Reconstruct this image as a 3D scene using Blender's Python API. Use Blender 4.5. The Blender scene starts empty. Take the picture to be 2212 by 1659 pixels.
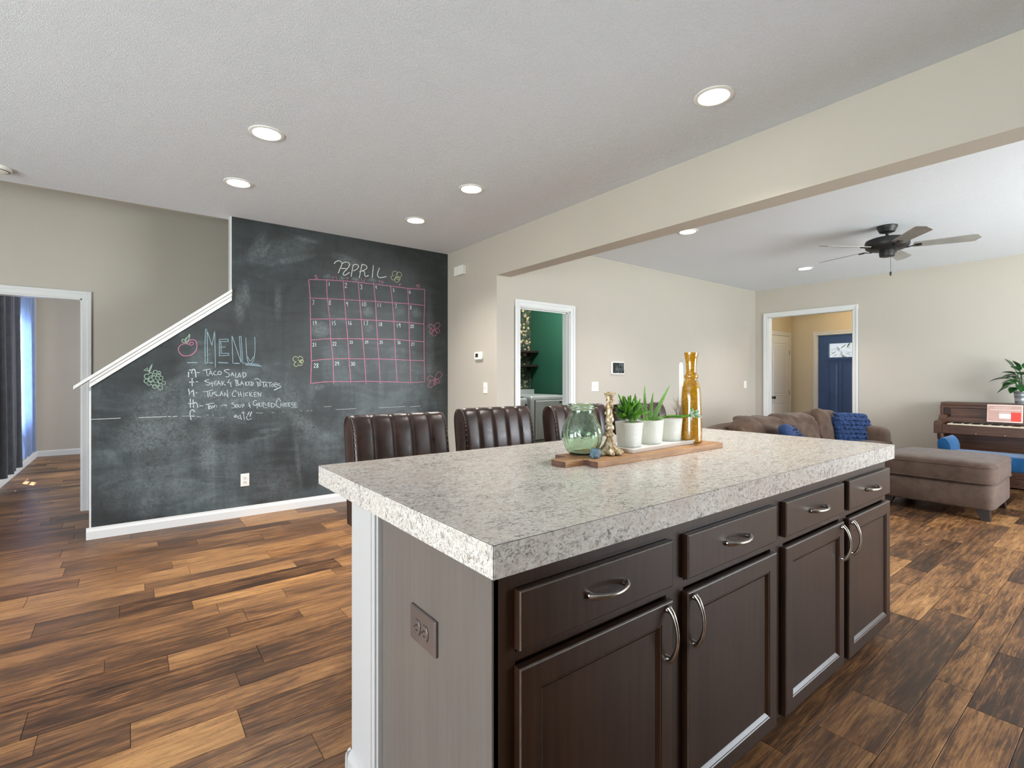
import bpy, bmesh, math, random
from mathutils import Vector, Matrix
random.seed(7)
PI = math.pi
scene = bpy.context.scene
COL = scene.collection

# ------------------------------------------------------------------ camera, world, light, exposure
cam_d = bpy.data.cameras.new('camera')
cam = bpy.data.objects.new('camera', cam_d); COL.objects.link(cam)
cam_d.sensor_width = 36.0
cam_d.lens = 1071.52 / 2212 * 36.0
cam_d.shift_y = (818.19 - 829.5) / 2212
cam_d.clip_start = 0.02
cam.location = (0, 0, 1.2647)
cam.rotation_euler = (PI / 2, 0, 0.9142 - PI / 2)
scene.camera = cam

world = bpy.data.worlds.new('sky'); scene.world = world; world.use_nodes = True
bg = world.node_tree.nodes['Background']
bg.inputs[0].default_value = (0.78, 0.88, 1.0, 1); bg.inputs[1].default_value = 0.6

scene.view_settings.view_transform = 'Standard'
scene.view_settings.look = 'None'
scene.view_settings.gamma = 1.0
scene.view_settings.use_curve_mapping = False
scene.view_settings.exposure = 0.68
scene.cycles.use_denoising = True
scene.cycles.max_bounces = 10
scene.cycles.diffuse_bounces = 6
scene.cycles.glossy_bounces = 5
scene.cycles.transmission_bounces = 10
scene.cycles.transparent_max_bounces = 12
scene.cycles.caustics_reflective = False
scene.cycles.caustics_refractive = False
scene.cycles.sample_clamp_indirect = 6.0

def area(name, loc, rot, sx, sy, power, color):
    d = bpy.data.lights.new(name, 'AREA'); d.shape = 'RECTANGLE'; d.size = sx; d.size_y = sy
    d.energy = power; d.color = color
    o = bpy.data.objects.new(name, d); COL.objects.link(o); o.location = loc; o.rotation_euler = rot
    return o
def sunlamp():
    d = bpy.data.lights.new('sun', 'SUN'); d.energy = 26.0; d.angle = 0.009; d.color = (1, .95, .86)
    o = bpy.data.objects.new('sun', d); COL.objects.link(o)
    o.rotation_euler = Vector((.2, -.42, -1.0)).to_track_quat('-Z', 'Y').to_euler()
sunlamp()
DAY = (0.86, 0.93, 1.0)
# daylight entering through the patio door, the living-room windows and the far-room window, plus an added far-room fill
area('patio_daylight', (-4.2, 0.75, 1.05), (0, -PI / 2 - .4, 0), 1.9, 4.0, 240, DAY)   # sky light and light bounced up off the patio
area('living_daylight', (5.7, -2.52, 1.35), (PI / 2, 0, 0), 3.6, 1.7, 205, DAY)
area('far_room_added_fill', (2.95, 8.9, 1.4), (0, PI / 2, 0), 1.4, 1.9, 75, DAY)  # added out of view to brighten the far room
area('far_room_daylight', (-1.17, 8.75, 1.35), (0, -PI / 2, 0), 1.35, 1.25, 60, (.85, .92, 1.0))

# ------------------------------------------------------------------ materials
MATS = {}
def rgb(r, g, b):
    f = lambda c: (c / 255 / 12.92) if c / 255 <= .04045 else ((c / 255 + .055) / 1.055) ** 2.4
    return (f(r), f(g), f(b), 1)
class NT:
    def __init__(s, name):
        s.m = bpy.data.materials.new(name); s.m.use_nodes = True
        s.t = s.m.node_tree; s.b = s.t.nodes['Principled BSDF']; MATS[name] = s.m
    def n(s, t, **kw):
        x = s.t.nodes.new(t)
        for k, v in kw.items(): setattr(x, k, v)
        return x
    def l(s, a, b): s.t.links.new(a, b)
    def coord(s, kind='Object', scale=(1, 1, 1)):
        if kind == 'Position': o = s.n('ShaderNodeNewGeometry').outputs['Position']
        else: o = s.n('ShaderNodeTexCoord').outputs[kind]
        mp = s.n('ShaderNodeMapping'); mp.inputs['Scale'].default_value = scale
        s.l(o, mp.inputs[0]); return mp.outputs[0]
    def noise(s, vec, scale, detail=4, rough=.55, dist=0):
        x = s.n('ShaderNodeTexNoise'); x.inputs['Scale'].default_value = scale; x.inputs['Detail'].default_value = detail
        x.inputs['Roughness'].default_value = rough; x.inputs['Distortion'].default_value = dist
        s.l(vec, x.inputs['Vector']); return x.outputs[0]
    def ramp(s, fac, stops, interp='LINEAR'):
        x = s.n('ShaderNodeValToRGB'); e = x.color_ramp.elements; x.color_ramp.interpolation = interp
        while len(e) < len(stops): e.new(.5)
        for i, (p, c) in enumerate(stops): e[i].position = p; e[i].color = c
        s.l(fac, x.inputs[0]); return x.outputs[0]
    def mix(s, fac, a, b, mode='MIX'):
        x = s.n('ShaderNodeMix', data_type='RGBA', blend_type=mode)
        for sock, v in ((x.inputs[0], fac), (x.inputs[6], a), (x.inputs[7], b)):
            if hasattr(v, 'links'): s.l(v, sock)
            else: sock.default_value = v
        return x.outputs[2]
    def math(s, op, a, b=0.0):
        x = s.n('ShaderNodeMath', operation=op)
        for sock, v in ((x.inputs[0], a), (x.inputs[1], b)):
            if hasattr(v, 'links'): s.l(v, sock)
            else: sock.default_value = v
        return x.outputs[0]
    def bump(s, h, strength=.3, dist=.01):
        x = s.n('ShaderNodeBump'); x.inputs['Strength'].default_value = strength; x.inputs['Distance'].default_value = dist
        s.l(h, x.inputs['Height']); s.l(x.outputs[0], s.b.inputs['Normal'])
    def set(s, **kw):
        for k, v in kw.items():
            i = s.b.inputs[k.replace('_', ' ')]
            if hasattr(v, 'links'): s.l(v, i)
            else: i.default_value = v
        return s.m
W_ = (1, 1, 1, 1); K_ = (0, 0, 0, 1)
def simple(name, col, rough=.5, metal=0.0, var=.12, vscale=6, bumpS=0, bscale=60, bdist=.002, **kw):
    t = NT(name); v = t.coord('Object')
    d = tuple(c * (1 - var) for c in col[:3]) + (1,); e = tuple(min(1, c * (1 + var)) for c in col[:3]) + (1,)
    t.set(Base_Color=t.ramp(t.noise(v, vscale), [(.3, d), (.7, e)]), Roughness=rough, Metallic=metal)
    if bumpS: t.bump(t.noise(v, bscale, 3), bumpS, bdist)
    if kw: t.set(**kw)
    return t.m

def make_materials():
    simple('wall_paint', rgb(190, 183, 172), .75, var=.015, vscale=2, bumpS=.25, bscale=220, bdist=.0015)
    simple('foyer_paint', rgb(208, 196, 172), .75, var=.015, vscale=2, bumpS=.25, bscale=220, bdist=.0015)
    simple('green_paint', rgb(30, 80, 62), .6, var=.03, vscale=2, bumpS=.25, bscale=220, bdist=.0015)
    t = NT('ceiling_texture'); v = t.coord('Position')
    a = t.noise(v, 34, 6, .7, 4.5); b = t.noise(v, 100, 5, .65, 2.5)
    h = t.math('ADD', t.math('MULTIPLY', a, .7), t.math('MULTIPLY', b, .5))
    t.set(Base_Color=rgb(243, 247, 254), Roughness=.9); t.bump(h, .8, .014)
    simple('trim_white', rgb(221, 222, 222), .38, var=.01)
    # chalkboard paint with wiped chalk dust, plus sheen painted in towards the bottom
    t = NT('chalkboard'); v = t.coord('Position', (1, 1, 1))
    n1 = t.noise(v, 1.1, 7, .6, .9); n2 = t.noise(t.coord('Position', (1.2, 1, 4)), 1.6, 7, .62, 1.6); n3 = t.noise(t.coord('Position', (5, 1, .8)), 1.6, 6, .62, 1.2); n4 = t.noise(v, 60, 4, .7)
    sx = t.n('ShaderNodeSeparateXYZ'); t.l(v, sx.inputs[0]); low = t.math('MULTIPLY', t.math('SUBTRACT', 1.6, sx.outputs[2]), .045)  # height gradient paints the lower sheen into the colour
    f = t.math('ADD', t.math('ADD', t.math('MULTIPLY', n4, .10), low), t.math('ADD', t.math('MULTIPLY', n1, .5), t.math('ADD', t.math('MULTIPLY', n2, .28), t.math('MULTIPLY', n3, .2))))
    c = t.ramp(f, [(.42, rgb(40, 44, 45)), (.54, rgb(53, 59, 61)), (.64, rgb(76, 85, 89)), (.8, rgb(120, 131, 135))])
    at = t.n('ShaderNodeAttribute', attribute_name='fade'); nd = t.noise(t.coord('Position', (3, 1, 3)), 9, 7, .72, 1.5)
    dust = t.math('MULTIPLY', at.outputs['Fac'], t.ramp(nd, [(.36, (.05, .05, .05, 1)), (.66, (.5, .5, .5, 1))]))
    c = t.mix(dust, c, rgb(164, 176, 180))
    t.set(Base_Color=c, Roughness=.45); t.bump(t.noise(v, 160, 3), .12, .001)
    for nm, c in (('chalk_white', (222, 228, 222)), ('chalk_pink', (200, 124, 152)), ('chalk_blue', (142, 172, 184)), ('chalk_green', (158, 188, 168)), ('chalk_yellow', (186, 194, 148)), ('chalk_pale', (196, 210, 214))):
        t = NT(nm); v = t.coord('Position'); k = t.ramp(t.noise(v, 170, 3, .6), [(.34, (.45, .45, .45, 1)), (.56, (.97, .97, .97, 1))])
        t.set(Base_Color=t.mix(k, rgb(64, 70, 72), rgb(*c)), Roughness=.95)
    # floor planks
    t = NT('floor_wood')
    pos = t.n('ShaderNodeNewGeometry').outputs['Position']
    oi = t.n('ShaderNodeObjectInfo'); sep = t.n('ShaderNodeSeparateColor'); t.l(oi.outputs['Color'], sep.inputs[0])
    at = t.n('ShaderNodeAttribute', attribute_name='tone')
    tone = t.math('ADD', sep.outputs[0], at.outputs['Fac'])
    off = t.n('ShaderNodeCombineXYZ'); t.l(t.math('MULTIPLY', tone, 57.0), off.inputs[0]); t.l(t.math('MULTIPLY', tone, 91.0), off.inputs[1])
    add = t.n('ShaderNodeVectorMath', operation='ADD'); t.l(pos, add.inputs[0]); t.l(off.outputs[0], add.inputs[1])
    def mp(sc):
        m = t.n('ShaderNodeMapping'); m.inputs['Scale'].default_value = sc; t.l(add.outputs[0], m.inputs[0]); return m.outputs[0]
    big = t.noise(mp((1.1, 4, 1)), 1.5, 4, .6, .8)
    fine = t.noise(mp((3.2, 110, 1)), 1.7, 5, .65, .3); mid = t.noise(mp((2.3, 24, 1)), 1.8, 8, .72, .45); vein = t.noise(mp((1.6, 16, 1)), 1.6, 5, .6, 2.2)
    blot = t.noise(mp((2.2, 17, 1)), 1.5, 7, .74, .7)
    fr = t.n('ShaderNodeMath', operation='FRACT'); t.l(t.math('MULTIPLY', tone, 7.31), fr.inputs[0])
    f = t.math('ADD', t.math('MULTIPLY', big, .3), t.math('ADD', t.math('ADD', t.math('MULTIPLY', fine, .32), t.math('MULTIPLY', mid, .48)), t.math('MULTIPLY', t.math('SUBTRACT', tone, .4), .15)))
    c = t.ramp(f, [(.45, rgb(40, 26, 18)), (.51, rgb(76, 50, 32)), (.56, rgb(116, 79, 49)), (.61, rgb(150, 107, 66)), (.72, rgb(190, 144, 94))])
    c = t.mix(t.ramp(blot, [(.56, K_), (.68, (.75, .75, .75, 1))]), c, rgb(62, 44, 35), 'MIX')
    c = t.mix(t.ramp(vein, [(.485, K_), (.5, (.6, .6, .6, 1)), (.515, K_)]), c, rgb(50, 34, 26), 'MIX')
    c = t.mix(t.math('MULTIPLY', fr.outputs[0], .22), c, rgb(140, 110, 86))
    t.set(Base_Color=c, Roughness=t.ramp(fine, [(.3, (.3, .3, .3, 1)), (.7, (.46, .46, .46, 1))]), Specular_IOR_Level=.3)
    t.bump(t.math('ADD', fine, t.math('MULTIPLY', blot, .5)), .2, .003)
    simple('plank_gap', rgb(26, 18, 14), .8)
    # laminate worktop
    t = NT('laminate'); v = t.coord('Position', (.8, 1.25, 1.25))
    a = t.noise(v, 9, 9, .7, .8); b = t.noise(v, 78, 8, .72, .9); d = t.noise(v, 190, 5, .65)
    f = t.math('ADD', t.math('MULTIPLY', a, .22), t.math('ADD', t.math('MULTIPLY', b, .55), t.math('MULTIPLY', d, .3)))
    c = t.ramp(f, [(.40, rgb(100, 94, 90)), (.47, rgb(158, 150, 143)), (.53, rgb(202, 197, 190)), (.62, rgb(222, 218, 212)), (.72, rgb(196, 184, 172))])
    c = t.mix(t.ramp(b, [(.36, (.5, .5, .5, 1)), (.45, K_)]), c, rgb(104, 96, 90), 'MIX')
    c = t.mix(t.ramp(a, [(.5, K_), (.66, (.55, .55, .55, 1))]), c, rgb(176, 160, 146), 'MIX')
    t.set(Base_Color=c, Roughness=.22, Specular_IOR_Level=.5); t.bump(d, .05, .001)
    simple('laminate_core', rgb(45, 38, 34), .6)
    # stained cabinet wood
    t = NT('espresso'); v = t.coord('Object', (30, 30, 2)); n = t.noise(v, 1.6, 6, .6)
    t.set(Base_Color=t.ramp(n, [(.3, rgb(38, 23, 14)), (.7, rgb(58, 38, 26))]), Roughness=.32, Specular_IOR_Level=.38); t.bump(n, .04, .002)
    simple('espresso_edge', rgb(82, 70, 60), .4, var=.3, vscale=40)
    t = NT('end_panel'); v = t.coord('Object', (40, 40, 1.5)); n = t.noise(v, 1.5, 5, .6)
    t.set(Base_Color=t.ramp(n, [(.3, rgb(100, 94, 88)), (.7, rgb(109, 102, 96))]), Roughness=.36)  # espresso panel lightened: window glare painted into its colour
    simple('island_white', rgb(184, 183, 182), .4, var=.01)
    simple('toe_kick', rgb(18, 15, 13), .6)
    simple('nickel', rgb(190, 184, 174), .22, 1.0, var=.08, vscale=80)
    simple('bronze_plate', rgb(104, 92, 86), .42, .35, var=.1)
    simple('black_slot', rgb(16, 14, 13), .5)
    # leather
    t = NT('leather'); v = t.coord('Object'); n = t.noise(v, 14, 6, .65, .5)
    t.set(Base_Color=t.ramp(n, [(.3, rgb(30, 17, 14)), (.55, rgb(50, 29, 23)), (.75, rgb(74, 43, 34))]), Roughness=t.ramp(n, [(.3, (.27, .27, .27, 1)), (.7, (.4, .4, .4, 1))]), Specular_IOR_Level=.6)
    t.bump(t.noise(v, 140, 4, .6), .15, .002)
    simple('leather_thread', rgb(150, 138, 130), .6)
    simple('dark_wood', rgb(38, 24, 20), .4)
    # glass
    t = NT('green_glass'); t.set(Base_Color=(.72, .87, .73, 1), Roughness=.02, Transmission_Weight=1.0, IOR=1.45)
    t.bump(t.noise(t.coord('Object'), 45, 3), .25, .004)
    t = NT('amber_glass'); v = t.coord('Object'); n = t.noise(v, 90, 4, .6); 
    t.set(Base_Color=t.ramp(n, [(.3, rgb(168, 112, 8)), (.55, rgb(204, 146, 18)), (.75, rgb(236, 190, 66))]), Roughness=.12, Transmission_Weight=.3, IOR=1.45, Metallic=0.0, Coat_Weight=1.0, Coat_Roughness=.03)
    t.bump(t.noise(v, 60, 3), .25, .003)
    t = NT('gilt'); v = t.coord('Object'); n = t.noise(v, 45, 6, .7)
    c = t.ramp(n, [(.36, rgb(116, 88, 54)), (.46, rgb(168, 142, 98)), (.56, rgb(206, 192, 164)), (.72, rgb(226, 218, 202))])
    t.set(Base_Color=c, Roughness=.38, Metallic=.35); t.bump(n, .5, .004)
    simple('wax', rgb(244, 240, 232), .4, var=.01)
    t = NT('honeycomb_ceramic'); v = t.coord('Object'); vo = t.n('ShaderNodeTexVoronoi', feature='DISTANCE_TO_EDGE'); vo.inputs['Scale'].default_value = 120; t.l(v, vo.inputs['Vector'])
    t.set(Base_Color=rgb(238, 240, 232), Roughness=.3); t.bump(vo.outputs['Distance'], .35, .01)
    simple('soil', rgb(120, 104, 84), .95, var=.4, vscale=120)
    simple('tray_white', rgb(232, 230, 224), .35, var=.02)
    t = NT('board_wood'); v = t.coord('Object', (2, 18, 18)); n = t.noise(v, 3, 6, .6, .5)
    t.set(Base_Color=t.ramp(n, [(.3, rgb(140, 98, 62)), (.55, rgb(178, 134, 92)), (.75, rgb(202, 164, 124))]), Roughness=.5); t.bump(n, .15, .003)
    simple('board_end', rgb(96, 66, 52), .6, var=.35, vscale=60)
    simple('blue_stone', rgb(96, 124, 140), .45, var=.3, vscale=60, bumpS=.6, bscale=70, bdist=.006)
    simple('jade_leaf', rgb(96, 152, 48), .3, var=.35, vscale=50)
    simple('jade_tip', rgb(52, 90, 40), .35, var=.3, vscale=40)
    t = NT('aloe_leaf'); v = t.coord('Object'); vo = t.n('ShaderNodeTexVoronoi'); vo.inputs['Scale'].default_value = 220; t.l(v, vo.inputs['Vector'])
    t.set(Base_Color=t.ramp(vo.outputs['Distance'], [(.18, rgb(196, 216, 170)), (.34, rgb(120, 168, 84))]), Roughness=.35)
    simple('pale_rosette', rgb(182, 198, 186), .5, var=.12, vscale=50)
    simple('dry_twig', rgb(176, 160, 140), .8, var=.2)
    # soft furnishing
    def fabric(name, c1, c2, sc=9, sheen=.4, bs=.35):
        t = NT(name); v = t.coord('Object'); n = t.noise(v, sc, 6, .65, .4)
        t.set(Base_Color=t.ramp(n, [(.3, c1), (.7, c2)]), Roughness=.9, Sheen_Weight=sheen, Sheen_Roughness=.4); t.bump(t.noise(v, 260, 3), bs, .003)
    fabric('sofa_fabric', rgb(64, 47, 36), rgb(96, 74, 59), 9, .1)
    fabric('ottoman_fabric', rgb(76, 60, 51), rgb(102, 83, 71), 9, .1)
    fabric('blue_ruffle', rgb(18, 40, 78), rgb(34, 62, 108), 20, .1)
    fabric('blue_velvet', rgb(0, 58, 100), rgb(4, 92, 144), 7, .2)
    fabric('curtain_dark', rgb(66, 69, 77), rgb(84, 87, 95))
    t = NT('curtain_backlit'); v = t.coord('Object'); n = t.noise(v, 9, 4)  # light through a dark curtain, painted in as pale blue
    t.set(Base_Color=t.ramp(n, [(.3, rgb(140, 156, 190)), (.7, rgb(170, 184, 208))]), Roughness=.9, Transmission_Weight=.0)
    tr = t.n('ShaderNodeBsdfTranslucent'); tr.inputs[0].default_value = rgb(160, 180, 214); ms = t.n('ShaderNodeMixShader'); ms.inputs[0].default_value = .5
    out = t.t.nodes['Material Output']; t.l(t.b.outputs[0], ms.inputs[1]); t.l(tr.outputs[0], ms.inputs[2]); t.l(ms.outputs[0], out.inputs[0])
    # piano
    t = NT('walnut'); v = t.coord('Object', (4, 1.2, 22)); n = t.noise(v, 3, 6, .6, .6)
    t.set(Base_Color=t.ramp(n, [(.3, rgb(52, 32, 22)), (.55, rgb(82, 53, 38)), (.75, rgb(104, 70, 52))]), Roughness=.35)
    simple('ivory', rgb(235, 222, 196), .3, var=.02)
    simple('brass', rgb(212, 182, 120), .25, 1.0)
    simple('book_cover', rgb(196, 158, 146), .5, var=.06, vscale=12)
    simple('book_red', rgb(226, 70, 58), .5, var=.04)
    simple('paper', rgb(240, 236, 226), .6, var=.02)
    simple('book_pale', rgb(232, 206, 198), .5, var=.04)
    simple('plant_leaf', rgb(48, 92, 44), .3, var=.4, vscale=14)
    simple('galvanised', rgb(176, 182, 184), .3, .6, var=.15, vscale=20)
    # appliances, devices
    simple('appliance_grey', rgb(172, 178, 180), .35, .1, var=.02)
    simple('appliance_dark', rgb(34, 36, 38), .3)
    simple('plastic_white', rgb(236, 235, 230), .4, var=.01)
    t = NT('screen_glass'); v = t.coord('Object', (1, 1, 1)); n = t.noise(v, 14, 3, .5, 1.0)
    t.set(Base_Color=t.ramp(n, [(.45, rgb(30, 34, 38)), (.6, rgb(86, 92, 96))]), Roughness=.1)
    simple('fan_metal', rgb(46, 45, 46), .45, .4)
    simple('fan_blade', rgb(150, 148, 143), .55)
    simple('blue_door', rgb(58, 88, 140), .4, var=.1, vscale=5)
    t = NT('wallpaper'); v = t.coord('Position'); vo = t.n('ShaderNodeTexVoronoi'); vo.inputs['Scale'].default_value = 24; t.l(v, vo.inputs['Vector']); vs = t.n('ShaderNodeTexVoronoi'); vs.inputs['Scale'].default_value = 11; t.l(v, vs.inputs['Vector'])
    c = t.ramp(t.noise(v, 16, 4), [(.4, rgb(22, 40, 34)), (.6, rgb(58, 76, 56))]); c = t.mix(t.ramp(vo.outputs['Distance'], [(.16, W_), (.24, K_)]), c, rgb(160, 150, 110)); c = t.mix(t.ramp(vs.outputs['Distance'], [(.2, W_), (.27, K_)]), c, rgb(198, 182, 134))
    t.set(Base_Color=c, Roughness=.7)
    t = NT('pane'); t.set(Base_Color=W_, Roughness=0.0, Alpha=.12, Specular_IOR_Level=.6)
    t = NT('lens_glow'); t.set(Base_Color=W_, Emission_Color=(1, .97, .92, 1), Emission_Strength=14.0)
    t = NT('warm_glow'); t.set(Base_Color=W_, Emission_Color=(1, .76, .45, 1), Emission_Strength=20.0)
    simple('shrub_leaf', rgb(16, 22, 12), .5, var=.4, vscale=10)
    simple('grass', rgb(110, 130, 80), .9, var=.3, vscale=2)
    simple('board_shelf', rgb(30, 24, 20), .5)
make_materials()

# ------------------------------------------------------------------ mesh helpers
class MB:
    """collects shapes, then links them as one mesh object"""
    def __init__(s): s.v = []; s.f = []; s.m = []
    def add(s, vs, fs, mi=0):
        o = len(s.v); s.v += [tuple(p) for p in vs]; s.f += [tuple(i + o for i in f) for f in fs]; s.m += [mi] * len(fs); return s
    def box(s, x0, x1, y0, y1, z0, z1, mi=0):
        return s.add([(x0, y0, z0), (x1, y0, z0), (x1, y1, z0), (x0, y1, z0), (x0, y0, z1), (x1, y0, z1), (x1, y1, z1), (x0, y1, z1)],
                     [(0, 3, 2, 1), (4, 5, 6, 7), (0, 1, 5, 4), (1, 2, 6, 5), (2, 3, 7, 6), (3, 0, 4, 7)], mi)
    def prism(s, poly, axis, a, b, mi=0):
        n = len(poly)
        def P(u, v, w):
            return {'x': (w, u, v), 'y': (u, w, v), 'z': (u, v, w)}[axis]
        vs = [P(u, v, a) for u, v in poly] + [P(u, v, b) for u, v in poly]
        fs = [tuple(range(n))[::-1], tuple(range(n, 2 * n))] + [(i, (i + 1) % n, n + (i + 1) % n, n + i) for i in range(n)]
        return s.add(vs, fs, mi)
    def rings(s, R, closed=True, cap0=True, cap1=True, mi=0):
        n = len(R[0]); vs = [p for r in R for p in r]; fs = []
        for k in range(len(R) - 1):
            for i in range(n if closed else n - 1):
                j = (i + 1) % n; fs.append((k * n + i, k * n + j, (k + 1) * n + j, (k + 1) * n + i))
        if cap0: fs.append(tuple(range(n))[::-1])
        if cap1: fs.append(tuple(range((len(R) - 1) * n, len(R) * n)))
        return s.add(vs, fs, mi)
    def lathe(s, prof, cx=0, cy=0, seg=24, mod=None, cap0=True, cap1=True, mi=0):
        R = []
        for r, z in prof:
            row = []
            for k in range(seg):
                a = 2 * PI * k / seg; rr = r * (mod(a, z) if mod else 1)
                row.append((cx + rr * math.cos(a), cy + rr * math.sin(a), z))
            R.append(row)
        return s.rings(R, True, cap0, cap1, mi)
    def tube(s, path, rad, seg=8, flat=1.0, caps=True, mi=0):
        P = [Vector(p) for p in path]; n = len(P); R = []
        up = None
        for i in range(n):
            t = (P[min(n - 1, i + 1)] - P[max(0, i - 1)]).normalized()
            if up is None: up = Vector((0, 0, 1)) if abs(t.z) < .9 else Vector((1, 0, 0))
            a = t.cross(up).normalized(); b = a.cross(t).normalized(); up = b
            r = rad[i] if hasattr(rad, '__len__') else rad
            R.append([tuple(P[i] + a * (r * math.cos(2 * PI * k / seg)) + b * (r * flat * math.sin(2 * PI * k / seg))) for k in range(seg)])
        return s.rings(R, True, caps, caps, mi)
    def superq(s, c, h, e=.35, nu=22, nv=14, fn=None, mi=0):
        def sp(x, p): return math.copysign(abs(x) ** p, x)
        R = []
        for j in range(1, nv):
            ph = -PI / 2 + PI * j / nv; row = []
            for i in range(nu):
                th = 2 * PI * i / nu
                p = Vector((h[0] * sp(math.cos(ph), e) * sp(math.cos(th), e), h[1] * sp(math.cos(ph), e) * sp(math.sin(th), e), h[2] * sp(math.sin(ph), e)))
                if fn: p = fn(p)
                row.append((c[0] + p.x, c[1] + p.y, c[2] + p.z))
            R.append(row)
        return s.rings(R, True, True, True, mi)
    def xform(s, M):
        s.v = [tuple(M @ Vector(p)) for p in s.v]; return s
    def mesh(s, name, mats, smooth=False, bevel=0):
        me = bpy.data.meshes.new(name); me.from_pydata(s.v, [], s.f)
        for m in (mats if isinstance(mats, (list, tuple)) else [mats]): me.materials.append(MATS[m])
        for p, mi in zip(me.polygons, s.m): p.material_index = mi
        bm = bmesh.new(); bm.from_mesh(me)
        bmesh.ops.recalc_face_normals(bm, faces=bm.faces)
        if bevel:
            ed = [e for e in bm.edges if len(e.link_faces) == 2 and e.calc_face_angle(0) > .6]
            bmesh.ops.bevel(bm, geom=ed, offset=bevel, segments=2, affect='EDGES', profile=.7, clamp_overlap=True)
        bm.to_mesh(me); bm.free()
        if smooth:
            for p in me.polygons: p.use_smooth = True
            me.set_sharp_from_angle(angle=.7) if hasattr(me, 'set_sharp_from_angle') else None
        me.update(); return me
    def build(s, name, mats, parent=None, smooth=False, bevel=0, loc=None, rz=0):
        o = bpy.data.objects.new(name, s.mesh(name, mats, smooth, bevel)); COL.objects.link(o)
        if parent: o.parent = parent
        if loc: o.location = loc
        if rz: o.rotation_euler[2] = rz
        return o
def tag(o, label=None, cat=None, group=None, kind=None):
    if label: o['label'] = label
    if cat: o['category'] = cat
    if group: o['group'] = group
    if kind: o['kind'] = kind
    return o
def thing(name, label, cat, loc=(0, 0, 0), rz=0, group=None):
    o = bpy.data.objects.new(name, None); COL.objects.link(o); o.location = loc; o.rotation_euler[2] = rz
    o.empty_display_size = .05
    return tag(o, label, cat, group)
def struct(o, label=None): return tag(o, label, None, None, 'structure')
def copy_tree(o, parent=None):
    c = o.copy(); COL.objects.link(c); c.parent = parent
    for ch in list(o.children): copy_tree(ch, c)
    return c
def B(name, mat, parent, *boxes, bevel=0, smooth=False):
    m = MB()
    for b in boxes: m.box(*b)
    return m.build(name, mat, parent, smooth, bevel)
def crv(P, n=8):
    """Catmull-Rom through points"""
    P = [Vector(p) for p in P]; out = []
    for i in range(len(P) - 1):
        a, b, c, d = P[max(0, i - 1)], P[i], P[i + 1], P[min(len(P) - 1, i + 2)]
        for k in range(n):
            t = k / n; out.append(.5 * (2 * b + (c - a) * t + (2 * a - 5 * b + 4 * c - d) * t * t + (3 * b - a - 3 * c + d) * t ** 3))
    return out + [P[-1]]
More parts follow.
